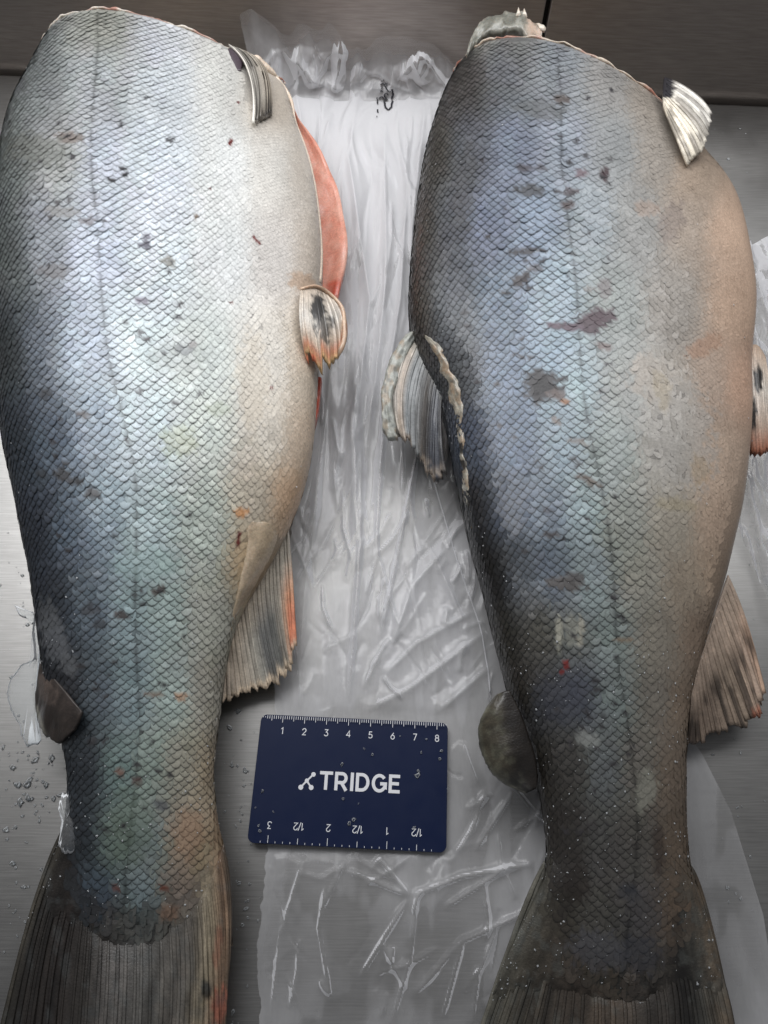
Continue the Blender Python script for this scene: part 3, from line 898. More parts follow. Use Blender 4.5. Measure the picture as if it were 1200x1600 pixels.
# ------------------------------------------------------------------ fins
def fin(name, root, Bp, Mp, Tp, zB, zM, zT, nr, colf, thick=0.0010, ray_w=0.45, ragged=0.0, nu=None, nv=26, rays=True, wave=0.0, seed=0, raycol=None, lift=None, rscale=1.0):
    """fan-shaped fin: base, middle and tip lines in photo pixels with heights in mm; each ray is a piece of its own"""
    nu = nu or nr * 3 + 1
    B, M_, T_ = along(Bp, nu), along(Mp, nu), along(Tp, nu)
    zs = []
    for z in (zB, zM, zT):
        z = np.atleast_1d(np.asarray(z, float)); zs.append(np.interp(np.linspace(0, 1, nu), np.linspace(0, 1, len(z)), z) / 1000)
    B3, M3, T3 = UP(B, zs[0]), UP(M_, zs[1]), UP(T_, zs[2])
    if lift is not None:                                     # lies on the fish: take the height from the body under it
        B3, M3, T3 = [lift.on(q, h) for q, h in zip((B, M_, T_), (zB / 1000, zM / 1000, zT / 1000))]
    v = np.linspace(0, 1, nv)[:, None]
    rag = 1.0 - ragged * fbm(np.arange(nu) / 1.3, np.zeros(nu), seed + 2, 2)[None] if ragged else np.ones((1, nu))

    def surf(v):
        w0 = 2 * (v - .5) * (v - 1); w1 = 4 * v * (1 - v); w2 = 2 * v * (v - .5)
        return B3[None] * w0[..., None] + M3[None] * w1[..., None] + T3[None] * w2[..., None]
    G = surf(v * rag)
    u = np.linspace(0, 1, nu)[None] * np.ones_like(v)
    G[..., 2] += wave / 1000 * (fbm(u * 5 + seed, v * 1.3 + 0 * u, seed, 3) - 0.5) * v
    low = max(0.0014, 0)
    G[..., 2] = np.maximum(G[..., 2], low + thick)
    V, Fq = sheet(G, thick)
    uu = np.tile(u.ravel(), 2); vv = np.tile((v * np.ones_like(u)).ravel(), 2)
    q = PR(V)
    o = mk(name, V, Fq, M_FIN, root, colf(uu, vv, q[:, 0], q[:, 1]))
    if rays:
        for k in range(nr):
            uk = (k + 0.5 + .5 * (random.random() - .5)) / nr
            j = uk * (nu - 1); a = int(j); f = j - a
            line = G[:, a] * (1 - f) + G[:, min(a + 1, nu - 1)] * f
            wdt = np.linalg.norm(G[:, min(a + 1, nu - 1)] - G[:, a], axis=1) * (nu - 1) / nr * ray_w * random.uniform(.22, .48) * ss(-.05, .22, v[:, 0])
            r = wdt * (0.85 + 0.3 * fbm(np.arange(nv) / 4.0, np.full(nv, k * 3.1), seed + k, 2)) * rscale
            line = line[1:]; r = np.clip(r[1:], 0.0001, 0.0030)
            line[:, 2] += 0.0002
            rv, rf = tube(line, r, 6, 0.22)
            vr = np.repeat(v[1:, 0], 6); ur = np.full(len(vr), uk)
            qq = PR(rv)
            cf = raycol or colf
            mk('fin_ray', rv, rf, M_FIN, o, cf(ur, vr, qq[:, 0], qq[:, 1]) * (1.02 + 0.4 * (random.random() - 0.5)) * mottle(qq[:, 0] * 3, qq[:, 1] * .6, 14, seed + k, .6, 1.4))
    return o


# the tails
fin('tail_fin', rootL, [(103, 1285), (118, 1360), (140, 1425), (195, 1452), (255, 1440), (310, 1405), (340, 1345), (349, 1318)],
    [(48, 1420), (75, 1490), (120, 1540), (185, 1570), (250, 1570), (310, 1540), (348, 1480), (362, 1440)],
    [(-20, 1690), (40, 1715), (100, 1690), (165, 1670), (225, 1675), (280, 1700), (330, 1700), (345, 1620)],
    [21, 20, 18, 12.5, 12.5, 18, 20, 21], [16.5, 15.5, 15, 16, 14.5, 14.7, 15.5, 16.5], [8, 9, 8, 14, 7, 8, 9, 11], 32, lambda u, v, x, y: c_tailL(x, y), thick=0.0014, ray_w=0.55, nv=34, wave=3, seed=4, ragged=0.06)


fin('tail_fin', rootR, [(851, 1345), (858, 1420), (880, 1490), (930, 1535), (985, 1542), (1035, 1515), (1064, 1450), (1078, 1350)],
    [(808, 1440), (820, 1520), (860, 1580), (925, 1615), (990, 1620), (1050, 1600), (1092, 1520), (1108, 1425)],
    [(742, 1640), (750, 1720), (830, 1730), (920, 1735), (990, 1735), (1060, 1735), (1130, 1720), (1150, 1620)],
    [21.5, 20, 17, 12, 12, 17, 20, 21.5], [16, 15, 14, 13.5, 13.5, 14, 15, 16], [9, 9, 9, 8, 8, 9, 9, 10], 32, lambda u, v, x, y: c_tailR(x, y), thick=0.0014, ray_w=0.55, nv=34, wave=2, seed=14, ragged=0.06)


# left fish: anal fin with its swollen base
def c_analL(u, v, px, py):
    c = ramp(u, [(0, (190, 175, 158)), (.25, (178, 166, 150)), (.45, (150, 146, 136)), (.55, (92, 92, 90)), (.72, (88, 88, 84)), (.82, (140, 132, 120)), (.92, (205, 148, 112)), (1, (208, 158, 124))])
    top = ramp(u, [(0, (176, 160, 140)), (1, (168, 162, 150))])
    w = ss(0.18, 0.6, v)[:, None]
    c = top * (1 - w) + c * w
    red = ss(0.45, 0.75, v) * ss(.86, .93, u)
    c = c * (1 - .7 * red[:, None]) + lin((200, 110, 84)) * .6 * red[:, None]
    tip = ss(.9, 1, v)[:, None]
    c = c * (1 - tip) + lin((205, 185, 160)) * tip
    return c * 1.25 * mottle(px, py, 8, 31, .7, 1.3) * (0.75 + .5 * fbm(u * 70, v * 2, 7, 2))[:, None]


fin('anal_fin', rootL, [(352, 1008), (366, 950), (398, 905), (432, 855), (450, 818)],
    [(348, 1055), (372, 1020), (405, 985), (440, 945), (459, 925)],
    [(345, 1104), (375, 1092), (405, 1084), (436, 1079), (461, 1020)],
    [20, 21, 21, 21, 22], [15, 16, 17, 17, 18], [10, 10, 11, 11, 12], 19, c_analL, thick=0.0012, ray_w=0.5, nv=26, seed=6, ragged=0.12, wave=2)

def strip(name, root, A, B, zA, thick, mat, colf, n=60, m=9, lift=None, dome=0.0, rough=0.0, seed=0, rag=0.0):
    """a band between two pixel lines, lying on the fish (lift, mm above it) or at given heights"""
    a, b = along(A, n), along(B, n)
    if rag:
        w = (fbm(np.arange(n) / 7.0, np.zeros(n), seed, 4) - .5)[:, None] * rag; a = a + (a - b) * w
        w = (fbm(np.arange(n) / 7.0, np.ones(n) * 5, seed, 4) - .5)[:, None] * rag; b = b + (b - a) * w
    rows = []
    for f in np.linspace(0, 1, m):
        q = a * (1 - f) + b * f
        if lift is not None:
            g = lift.on(q, 0.0); g[1:-1] = (g[:-2] + g[1:-1] + g[2:]) / 3
            z = np.atleast_1d(zA)
            g[:, 2] += np.interp(np.linspace(0, 1, n), np.linspace(0, 1, len(z)), z) / 1000
        else:
            z = np.atleast_1d(np.asarray(zA, float)); g = UP(q, np.interp(np.linspace(0, 1, n), np.linspace(0, 1, len(z)), z) / 1000)
        e = math.sin(f * math.pi)
        g[:, 2] += dome / 1000 * e * np.sin(np.linspace(0, 1, n) * math.pi) ** .5
        g[:, 2] += rough / 1000 * (fbm(np.arange(n) / 10.0, np.full(n, f * m / 5), seed + 4, 5) - .5) * (.3 + e)
        rows.append(g)
    V, Fq = sheet(np.array(rows), thick / 1000)
    q = PR(V)
    return mk(name, V, Fq, mat, root, colf(q[:, 0], q[:, 1]))


# fleshy anal fin base on the belly edge
def c_finbase(x, y):
    c = np.tile(lin((170, 152, 128)), (len(x), 1)) * mottle(x, y, 14, 6, .75, 1.2)
    w = ss(.5, .65, fbm(x / 16, y / 22, 44, 3))[:, None] * .5
    return (c * (1 - w) + lin((188, 168, 145)) * w) * 1.15


strip('fin_base', rootL, [(384, 812), (386, 850), (378, 895), (366, 945), (356, 1000)], [(444, 818), (437, 850), (414, 894), (388, 940), (364, 990)], [.0, .2, .3, .2, 0], 1.2, M_FLESH, c_finbase, lift=FL, dome=1.6, rough=1.6, seed=6)


def c_pecL(u, v, px, py):
    c = ramp(u, [(0, (225, 220, 210)), (.12, (190, 185, 176)), (.3, (150, 146, 138)), (.7, (160, 152, 140)), (1, (196, 184, 166))])
    w = ss(.78, 1, v)[:, None] * ss(0.1, .3, u)[:, None]
    c = c * (1 - w) + lin((104, 98, 90)) * w
    return c * 1.05 * (0.75 + .5 * fbm(u * 24, v * 2, 9, 2))[:, None]


fin('pectoral_fin', rootL, [(366, 54), (378, 52), (392, 58)], [(384, 126), (396, 120), (410, 118)], [(393, 199), (404, 192), (420, 184)],
    2.5, 5.0, 3.5, 7, c_pecL, thick=0.0022, nv=26, lift=FL, seed=3, ray_w=0.45, rscale=.4)
V, Fq = tube(along(FL.on([(368, 62), (366, 84), (370, 104), (374, 112)], 0.0002), 16), np.array([.0015, .003, .0035, .004, .0045, .0045, .0045, .0045, .0042, .004, .0036, .003, .0025, .002, .0015, .001]), 10, 0.35)
mk('axil', V, Fq, M_FIN, rootL, np.tile(lin((62, 50, 58)), (len(V), 1)))


def c_pelL(u, v, px, py):
    c = ramp(v, [(0, (206, 190, 172)), (.5, (208, 202, 192)), (.75, (205, 185, 165)), (.88, (205, 140, 110)), (1, (214, 180, 130))])
    blk = np.clip(spot_mask(px, py, 496, 480, 12, 20, -.2, 2, .7) + .8 * spot_mask(px, py, 505, 508, 15, 26, -.2, 4, 1.1), 0, 1)[:, None]
    c = c * (1 - blk) + lin((58, 56, 54)) * blk
    pink = spot_mask(px, py, 487, 562, 10, 12, .2, 5)[:, None] * .8
    c = c * (1 - pink) + lin((215, 95, 75)) * pink
    ed = ss(.9, 1, u)[:, None] * ss(.3, .6, v)[:, None]
    c = c * (1 - ed) + lin((196, 140, 110)) * ed
    return c * mottle(px, py, 6, 9, .75, 1.25)


fin('pelvic_fin', rootL, [(471, 450), (492, 446), (512, 457)], [(468, 505), (497, 512), (541, 497)], [(482, 572), (505, 590), (534, 553)],
    [62, 56, 46], [61, 57, 46], [50, 46, 42], 8, c_pelL, thick=0.0026, ray_w=.5, nv=30, ragged=.30, seed=8, rscale=.42, wave=4)
# raised pale border of that fin
V, Fq = tube(along(UP([(470, 452), (492, 447), (515, 459), (532, 476), (538, 508), (535, 540), (522, 560)], np.array([62, 58, 50, 48, 47, 46, 44]) / 1000), 30), np.linspace(.0007, .0015, 30) * (.7 + .6 * fbm(np.arange(30) / 3.0, np.zeros(30), 12, 3)), 8)
mk('fin_edge', V, Fq, M_FLESH, rootL, np.tile(lin((206, 176, 150)), (len(V), 1)) * (0.85 + .3 * RNG.random((len(V), 1))))


def slab_poly(name, root, poly, z, thick, mat, colf, n=64, rings=12, dome=0.0, seed=0, zedge=None, rag=0.0):
    """closed slab over a pixel outline: outline resampled, rings towards the middle, domed; real thickness"""
    p = np.asarray(poly, float)
    p = lerp_poly(np.vstack([p, p[:1]]), n + 1)[:-1]
    if rag:
        cen0 = p.mean(0); p = p + (p - cen0) * ((fbm(np.arange(n) / 2.0, np.zeros(n), seed, 3) - .5) * rag)[:, None]
    z = np.asarray(z, float)
    zz = np.broadcast_to(z if z.ndim == 0 else np.interp(np.linspace(0, 1, n), np.linspace(0, 1, len(z)), z), (n,)) / 1000
    E = UP(p, zz); c = E.mean(0)
    lay = []
    for k in range(rings):
        f = k / (rings - 1)
        ring = E + (c - E) * f * 0.98
        ring = ring.copy(); ring[:, 2] += dome / 1000 * math.sin(f * math.pi / 2) + (thick / 2000 if k else 0)
        if k: ring[:, 2] += (fbm(ring[:, 0] * 260, ring[:, 1] * 260, seed, 3) - .5) * thick / 1400 * (1 - f)
        lay.append(ring)
    bot = [E - [0, 0, thick / 1000], E + (c - E) * .98 - [0, 0, thick / 1000]]
    V = np.vstack(lay + bot)
    Fc = []
    a = np.arange(n); b = (a + 1) % n
    for k in range(rings - 1):
        Fc += np.stack([k * n + a, k * n + b, (k + 1) * n + b, (k + 1) * n + a], -1).tolist()
    Fc.append(((rings - 1) * n + a).tolist())
    o1 = rings * n
    Fc += np.stack([a, o1 + a, o1 + b, b], -1).tolist()
    Fc += np.stack([o1 + a, o1 + n + a, o1 + n + b, o1 + b], -1).tolist()
    Fc.append((o1 + n + a)[::-1].tolist())
    V[:, 2] = np.maximum(V[:, 2], 0.0012)
    q = PR(V)
    return mk(name, V, Fc, mat, root, colf(q[:, 0], q[:, 1]))


def c_flap(px, py):
    c = np.tile(lin((212, 150, 130)), (len(px), 1))
    d, f = seg_dist(px, py, [(446, 160), (470, 208), (496, 262), (507, 320), (512, 376), (505, 430), (494, 470)])
    band = ss(.52, .64, fbm(d / 5.5, f * 9, 4, 3))[:, None] * .55                 # pale fat lines running along the cut
    c = c * (1 - band) + lin((228, 182, 164)) * band
    w = ss(.56, .68, fbm(px / 8, py / 12, 14, 4))[:, None] * .4
    c = c * (1 - w) + lin((200, 112, 90)) * w
    red = np.clip(spot_mask(px, py, 528, 452, 16, 16, 0, 6), 0, 1)[:, None] * .8
    return (c * (1 - red) + lin((196, 78, 56)) * red) * mottle(px, py, 6, 24, .85, 1.12)


# belly flap of the far side showing its orange inner face beyond the cut edge
flapo = along([(452, 150), (468, 186), (490, 218), (514, 262), (530, 302), (537, 340), (543, 376), (538, 415), (526, 468)], 40)
flapi = along([(440, 170), (452, 205), (462, 250), (470, 300), (474, 345), (476, 390), (472, 430), (466, 450), (462, 470)], 40)
zz = np.interp(np.linspace(0, 1, 40), [0, .25, .6, 1], [34, 30, 26, 26]) / 1000
rows = []
for f in np.linspace(0, 1, 9):
    g = UP(flapo * (1 - f) + flapi * f, zz - 0.004 * math.sin(f * math.pi))
    g[:, 2] += (fbm(np.arange(40) / 4.0, np.full(40, f * 6), 8, 3) - .5) * 0.0042
    rows.append(g)
rows = np.array(rows)
V, Fq = sheet(rows, 0.006)
q = PR(V)
mk('belly_flap', V, Fq, M_FLESH, rootL, c_flap(q[:, 0], q[:, 1]))
slab_poly('flesh_edge', rootL, [(494, 588), (503, 590), (501, 610), (498, 640), (491, 668), (486, 640), (488, 610)], 26, 4, M_FLESH, lambda x, y: np.tile(lin((200, 95, 75)), (len(x), 1)) * mottle(x, y, 7, 3))
# pale cut edge of the near belly wall
be = FL.on([(444, 100), (450, 140), (462, 182), (478, 232), (490, 280), (498, 335), (502, 400), (500, 440)], -0.0004)
V, Fq = tube(along(be, 50), 0.0009 + 0.0006 * fbm(np.arange(50) / 4.0, np.zeros(50), 2, 2), 7)
mk('cut_edge', V, Fq, M_FLESH, rootL, np.tile(lin((224, 205, 186)), (len(V), 1)))
# white collar knuckle on the cut
def c_bone(x, y): return np.tile(lin((226, 208, 188)), (len(x), 1)) * mottle(x, y, 8, 5, .85, 1.1)
V, Fq = tube(along(FL.on([(404, 66), (412, 62), (422, 66), (432, 84), (438, 108)], 0.0005), 20), np.array([.001, .0022, .0032, .0038, .004, .004, .0038, .0035, .0033, .003, .003, .0028, .0026, .0024, .0022, .002, .0018, .0016, .0012, .0008]), 9)
q = PR(V); mk('collar_bone', V, Fq, M_FLESH, rootL, c_bone(q[:, 0], q[:, 1]))


def c_adL(x, y):
    c = np.tile(lin((74, 64, 58)), (len(x), 1))
    w = spot_mask(x, y, 72, 1075, 14, 26, -.5, 3)[:, None] * .6
    c = c * (1 - w) + lin((125, 108, 98)) * w
    d, _ = seg_dist(x, y, [(57, 1105), (64, 1130), (73, 1155)])
    e = np.exp(-(d / 3) ** 2)[:, None]
    c = c * (1 - e) + lin((165, 160, 146)) * e
    return c * mottle(x, y, 9, 15, .6, 1.4)


fin('adipose_fin', rootL, [(62, 1036), (90, 1066), (112, 1092), (128, 1112)], [(56, 1070), (76, 1098), (96, 1122), (122, 1126)], [(53, 1104), (62, 1140), (86, 1163), (114, 1140)],
    [31, 38, 42, 44], [28, 34, 38, 43], [23, 24, 29, 41], 10, lambda u, v, x, y: c_adL(x, y) * .55 * (.5 + 1.0 * fbm(u * 14, v * 3, 8, 3))[:, None], thick=0.0022, rays=False, wave=5, seed=34, ragged=.08, nu=36)
slab_poly('ice_glaze', rootL, [(60, 925), (55, 960), (52, 990), (55, 1030), (32, 1040), (16, 1062), (11, 1085), (18, 1115), (30, 1130), (34, 1150), (38, 1163), (62, 1157), (58, 1130), (55, 1100), (58, 1060), (62, 1020), (66, 975)], 24, 2.0, M_GLAZE,
          lambda x, y: np.ones((len(x), 3)), n=140, dome=1.2, seed=12, rag=.16)
slab_poly('ice_glaze', rootL, [(22, 945), (40, 952), (50, 955), (56, 966), (48, 975), (42, 966), (30, 962)], 22, 1.5, M_GLAZE, lambda x, y: np.ones((len(x), 3)), n=60, rings=5, dome=.8, seed=13, rag=.3)
slab_poly('ice_glaze', rootL, [(100, 1238), (112, 1232), (118, 1250), (112, 1270), (124, 1290), (118, 1330), (98, 1335), (92, 1320), (98, 1285), (92, 1262)], 25, 3, M_GLAZE, lambda x, y: np.ones((len(x), 3)), n=90, rings=8, dome=2, seed=14, rag=.3)


# right fish: fins
def c_dorR(u, v, px, py):
    c = ramp(u, [(0, (176, 178, 172)), (.14, (170, 168, 160)), (.22, (176, 150, 120)), (.32, (120, 126, 128)), (.5, (98, 100, 100)), (.62, (66, 60, 54)), (.74, (40, 38, 40)), (.84, (56, 62, 76)), (1, (34, 32, 32))])
    tip = (ss(.86, .98, v) * ss(.4, .6, fbm(px / 12, py / 12, 77, 2)))[:, None]
    c = c * (1 - tip) + lin((140, 122, 102)) * tip
    c = c * .6 + c.mean(1, keepdims=True) * .4
    root_ = (1 - ss(.05, .28, v))[:, None] * .7
    c = c * (1 - root_) + lin((150, 150, 142)) * root_
    return c * 1.15 * mottle(px, py, 6, 19, .6, 1.4) * (0.7 + .6 * fbm(u * 40, v * 2, 3, 2))[:, None]


fin('dorsal_fin', rootR, [(634, 522), (650, 520), (664, 530), (680, 560), (692, 600)], [(598, 600), (628, 606), (652, 620), (672, 650), (690, 672)], [(606, 682), (632, 694), (654, 722), (672, 756), (700, 752)],
    [38, 40, 41, 42, 42], [34, 36, 37, 38, 39], [27, 28, 29, 29, 33], 13, c_dorR, thick=0.0022, ray_w=.6, nv=32, ragged=.14, seed=9, wave=7, rscale=.6)
def c_edgeR(x, y):
    c = np.tile(lin((166, 168, 160)), (len(x), 1)); w = ss(.5, .62, fbm(x / 9, y / 12, 5, 3))[:, None] * .6
    d = ss(.54, .66, fbm(x / 7, y / 9, 15, 3))[:, None] * .6
    c = c * (1 - w) + lin((160, 138, 112)) * w
    return (c * (1 - d) + lin((92, 96, 94)) * d) * mottle(x, y, 5, 3, .7, 1.3)


strip('fin_edge', rootR, [(640, 518), (614, 552), (598, 596), (596, 640), (599, 668), (608, 684)], [(652, 520), (634, 560), (618, 604), (614, 640), (618, 664), (622, 684)], [41, 39, 37, 36, 34, 31], 3, M_FIN, c_edgeR, m=12, dome=1.2, rough=3.0, seed=9, rag=.35)


def c_ridge(x, y):
    c = np.tile(lin((170, 164, 150)), (len(x), 1)); w = ss(.5, .62, fbm(x / 7, y / 16, 25, 3))[:, None] * .6
    c = c * (1 - w) + lin((166, 138, 110)) * w
    d = np.clip(ss(.5, .6, fbm(x / 6, y / 9, 35, 3)) * (.4 + ss(640, 700, y)) , 0, 1)[:, None]
    return (c * (1 - d) + lin((48, 45, 40)) * d) * mottle(x, y, 4, 14, .6, 1.35)


# scarred ridge where the fin joins the back
strip('back_ridge', rootR, [(664, 526), (682, 560), (697, 600), (707, 645), (713, 690), (719, 740), (724, 790), (731, 842)], [(674, 528), (698, 560), (713, 600), (722, 645), (724, 690), (729, 740), (735, 790), (737, 842)], [.4, .8, .9, .7, .4, .5, .5, .2], 2, M_FLESH, c_ridge, n=110, m=10, lift=FR, dome=.9, rough=2.6, seed=29, rag=.9)


def c_adR(x, y):
    c = np.tile(lin((86, 80, 66)), (len(x), 1))
    w = ss(786, 816, x + 14 * (fbm(x / 14, y / 30, 6, 3) - .5) * 2)[:, None]
    c = c * (1 - w) + lin((40, 33, 28)) * w
    sp = ss(.55, .68, fbm(x / 11, y / 11, 5, 3))[:, None] * .55
    c = c * (1 - sp) + lin((120, 118, 100)) * sp
    bl = ss(1195, 1225, y)[:, None] * .6
    return (c * (1 - bl) + lin((66, 66, 64)) * bl) * mottle(x, y, 8, 3, .6, 1.4)


def c_flapR(u, v, x, y):
    w = ss(.62, .2, v)[:, None]
    c = c_adR(x, y)
    c = c * (1 - w) + lin((38, 32, 27)) * w
    ed = ss(.86, .97, v)[:, None] * .5
    return (c * (1 - ed) + lin((128, 128, 112)) * ed) * .62 * (.5 + 1.0 * fbm(u * 16, v * 3, 8, 3))[:, None]


fin('adipose_fin', rootR, [(796, 1078), (812, 1110), (830, 1160), (840, 1205), (838, 1232)], [(782, 1082), (778, 1122), (788, 1170), (808, 1212), (830, 1236)], [(774, 1086), (752, 1118), (749, 1168), (772, 1212), (822, 1240)],
    [35, 34, 32, 30, 28], [35, 34, 33, 31, 28], [31, 27, 25, 25, 27], 12, c_flapR, thick=0.0022, rays=False, wave=5, seed=33, ragged=.05, nu=44)


def c_pecR(u, v, px, py):
    c = ramp(u, [(0, (214, 204, 186)), (.4, (224, 216, 200)), (.7, (214, 210, 200)), (1, (212, 208, 200))])
    rt = np.clip(spot_mask(px, py, 1042, 134, 14, 22, .2, 5, .6), 0, 1)[:, None]
    c = c * (1 - rt) + lin((34, 32, 36)) * rt
    st = ss(.5, .62, fbm(u * 14, v * 2.4, 13, 3))[:, None] * ss(.1, .2, v)[:, None] * .6
    c = c * (1 - st) + lin((84, 76, 70)) * st
    return c * mottle(px, py, 6, 17, .85, 1.15) * 1.1


fin('pectoral_fin', rootR, [(1037, 166), (1036, 142), (1038, 120)], [(1056, 212), (1076, 184), (1082, 142)], [(1076, 264), (1100, 232), (1114, 178)],
    [73, 73, 70], [76, 75, 70], [70, 69, 64], 9, c_pecR, thick=0.0016, ray_w=.6, nv=26, ragged=.08, seed=11, wave=3)


def c_pelR(u, v, px, py):
    c = ramp(v, [(0, (205, 180, 158)), (.4, (215, 206, 194)), (.75, (200, 178, 160)), (1, (188, 120, 92))])
    blk = np.clip(spot_mask(px, py, 1184, 592, 8, 22, 0, 3, .4) + spot_mask(px, py, 1176, 646, 7, 26, 0, 6, .6), 0, 1)[:, None]
    return (c * (1 - blk) + lin((44, 40, 38)) * blk) * mottle(px, py, 6, 7, .8, 1.2)


fin('pelvic_fin', rootR, [(1163, 546), (1180, 538), (1196, 556)], [(1170, 620), (1186, 625), (1206, 630)], [(1176, 712), (1190, 714), (1208, 700)],
    [38, 38, 36], [38, 40, 36], [30, 30, 30], 7, c_pelR, thick=0.003, ray_w=.5, nv=26, ragged=.06, seed=18, rscale=.8)


def c_analR(u, v, px, py):
    c = ramp(u, [(0, (134, 118, 104)), (.3, (116, 102, 90)), (.6, (126, 112, 98)), (.85, (160, 140, 124)), (1, (180, 150, 128))])
    top = np.tile(lin((166, 148, 132)), (len(u), 1))
    w = ss(.15, .55, v)[:, None]
    c = top * (1 - w) + c * w
    dk = ss(.48, .62, fbm(u * 16, v * 2, 23, 3))[:, None] * ss(.4, .6, v)[:, None] * .75
    c = c * (1 - dk) + lin((40, 34, 30)) * dk
    red = np.clip(spot_mask(px, py, 1186, 1125, 14, 20, .2, 4), 0, 1)[:, None] * .6
    c = c * (1 - red) + lin((178, 98, 70)) * red
    return c * 1.35 * mottle(px, py, 9, 27, .7, 1.3)


fin('anal_fin', rootR, [(1080, 1085), (1092, 1040), (1106, 995), (1122, 945), (1138, 898)], [(1078, 1128), (1105, 1085), (1130, 1050), (1152, 1020), (1172, 985)],
    [(1074, 1168), (1110, 1160), (1145, 1152), (1180, 1138), (1196, 1085)], [25, 26, 27, 28, 29], [18, 19, 20, 20, 21], [11, 11, 12, 12, 14], 17, c_analR, thick=0.0014, ray_w=.55, nv=26, ragged=.12, seed=21, wave=2)


# ragged collar left at the head cut of the right fish
def c_collar(x, y):
    c = np.tile(lin((140, 139, 130)), (len(x), 1))
    w = ss(815, 830, x)[:, None]
    c = c * (1 - w) + lin((172, 152, 136)) * w
    d = ss(.46, .6, fbm(x / 10, y / 6, 9, 3))[:, None] * .7
    return (c * (1 - d) + lin((96, 96, 88)) * d)


lo = UP(along([(728, 84), (742, 64), (762, 52), (788, 47), (815, 49), (848, 62)], 60), np.linspace(62, 72, 60) / 1000)
hi = UP(along([(736, 64), (748, 41), (766, 27), (790, 19), (815, 23), (842, 48)], 60), np.linspace(58, 66, 60) / 1000)
rows = []
for f in np.linspace(0, 1, 16):
    g = lo * (1 - f) + hi * f
    g[:, 2] += .003 * math.sin(f * math.pi) + .007 * (fbm(np.arange(60) / 7.0 + f, np.full(60, f * 3.5), 7, 4) - .5)
    g[:, 1] += .004 * (fbm(np.arange(60) / 5.0, np.full(60, f * 2), 17, 3) - .5)
    rows.append(g)
V, Fq = sheet(np.array(rows), .005)
q = PR(V); mk('gill_collar', V, Fq, M_FLESH, rootR, c_collar(q[:, 0], q[:, 1]))
for (poly, z) in (([(806, 24), (810, 10), (814, 24)], 68), ([(815, 24), (819, 12), (824, 26)], 68), ([(838, 36), (846, 40), (854, 42), (852, 48), (840, 46)], 66)):
    slab_poly('skin_shred', rootR, poly, z, 1.5, M_FLESH, lambda x, y: np.tile(lin((206, 196, 182)), (len(x), 1)), n=12, rings=3, dome=.5)

# ------------------------------------------------------------------ the plastic bag
def ridge_lines(px, py, lines):
    h = np.zeros(px.shape)
    for (poly, amp, w) in lines:
        d, f = seg_dist(px, py, poly)
        h += amp * np.exp(-d / (w * .6)) * np.clip(np.minimum(f, 1 - f) * 6, 0, 1) ** .7
    return h


BAG_LINES = [([(560, 160), (545, 260), (578, 480), (555, 700), (560, 900)], 5.0, 12), ([(600, 200), (604, 450), (585, 620), (570, 720)], 5.5, 14), ([(640, 240), (625, 480), (600, 640), (585, 900)], 5, 12),
([(655, 700), (625, 850), (595, 1000)], 3.0, 6), ([(565, 700), (563, 860), (553, 1000), (545, 1100)], 4.0, 7), ([(500, 780), (480, 900), (468, 1050)], 2.5, 14), ([(520, 560), (505, 700), (490, 820)], 3.0, 12),
([(760, 990), (640, 1080), (560, 1120)], 3.5, 16), ([(770, 1040), (690, 1110), (640, 1160)], 3, 14), ([(700, 860), (645, 920), (610, 1020)], 3.5, 18), ([(740, 960), (650, 1010), (600, 1060)], 3, 16),
([(640, 1400), (560, 1530)], 3, 8), ([(640, 1400), (540, 1360)], 2.5, 8), ([(640, 1400), (720, 1370), (830, 1350)], 3, 9), ([(650, 1390), (640, 1500), (610, 1600)], 2.5, 8), ([(480, 1335), (440, 1460), (425, 1600)], 2.5, 9),
([(512, 1370), (500, 1450), (520, 1570)], 2.5, 8), ([(830, 1420), (720, 1470), (640, 1560)], 2.5, 9), ([(722, 1470), (690, 1590)], 3, 7), ([(800, 1350), (690, 1420)], 2.5, 8), ([(540, 1345), (505, 1420)], 2, 7), ([(590, 1340), (640, 1400)], 2.5, 8),
([(780, 1440), (745, 1520), (735, 1600)], 2.5, 7), ([(760, 1230), (735, 1300), (700, 1350)], 2.5, 9), ([(800, 1240), (740, 1330)], 2.5, 8), ([(720, 1160), (745, 1230)], 2.0, 8), ([(690, 640), (720, 760)], 2.5, 10),
([(480, 240), (505, 330), (520, 430)], 4, 14), ([(520, 180), (500, 260), (515, 340)], 4, 10), ([(665, 170), (650, 300), (640, 420)], 4, 9)]


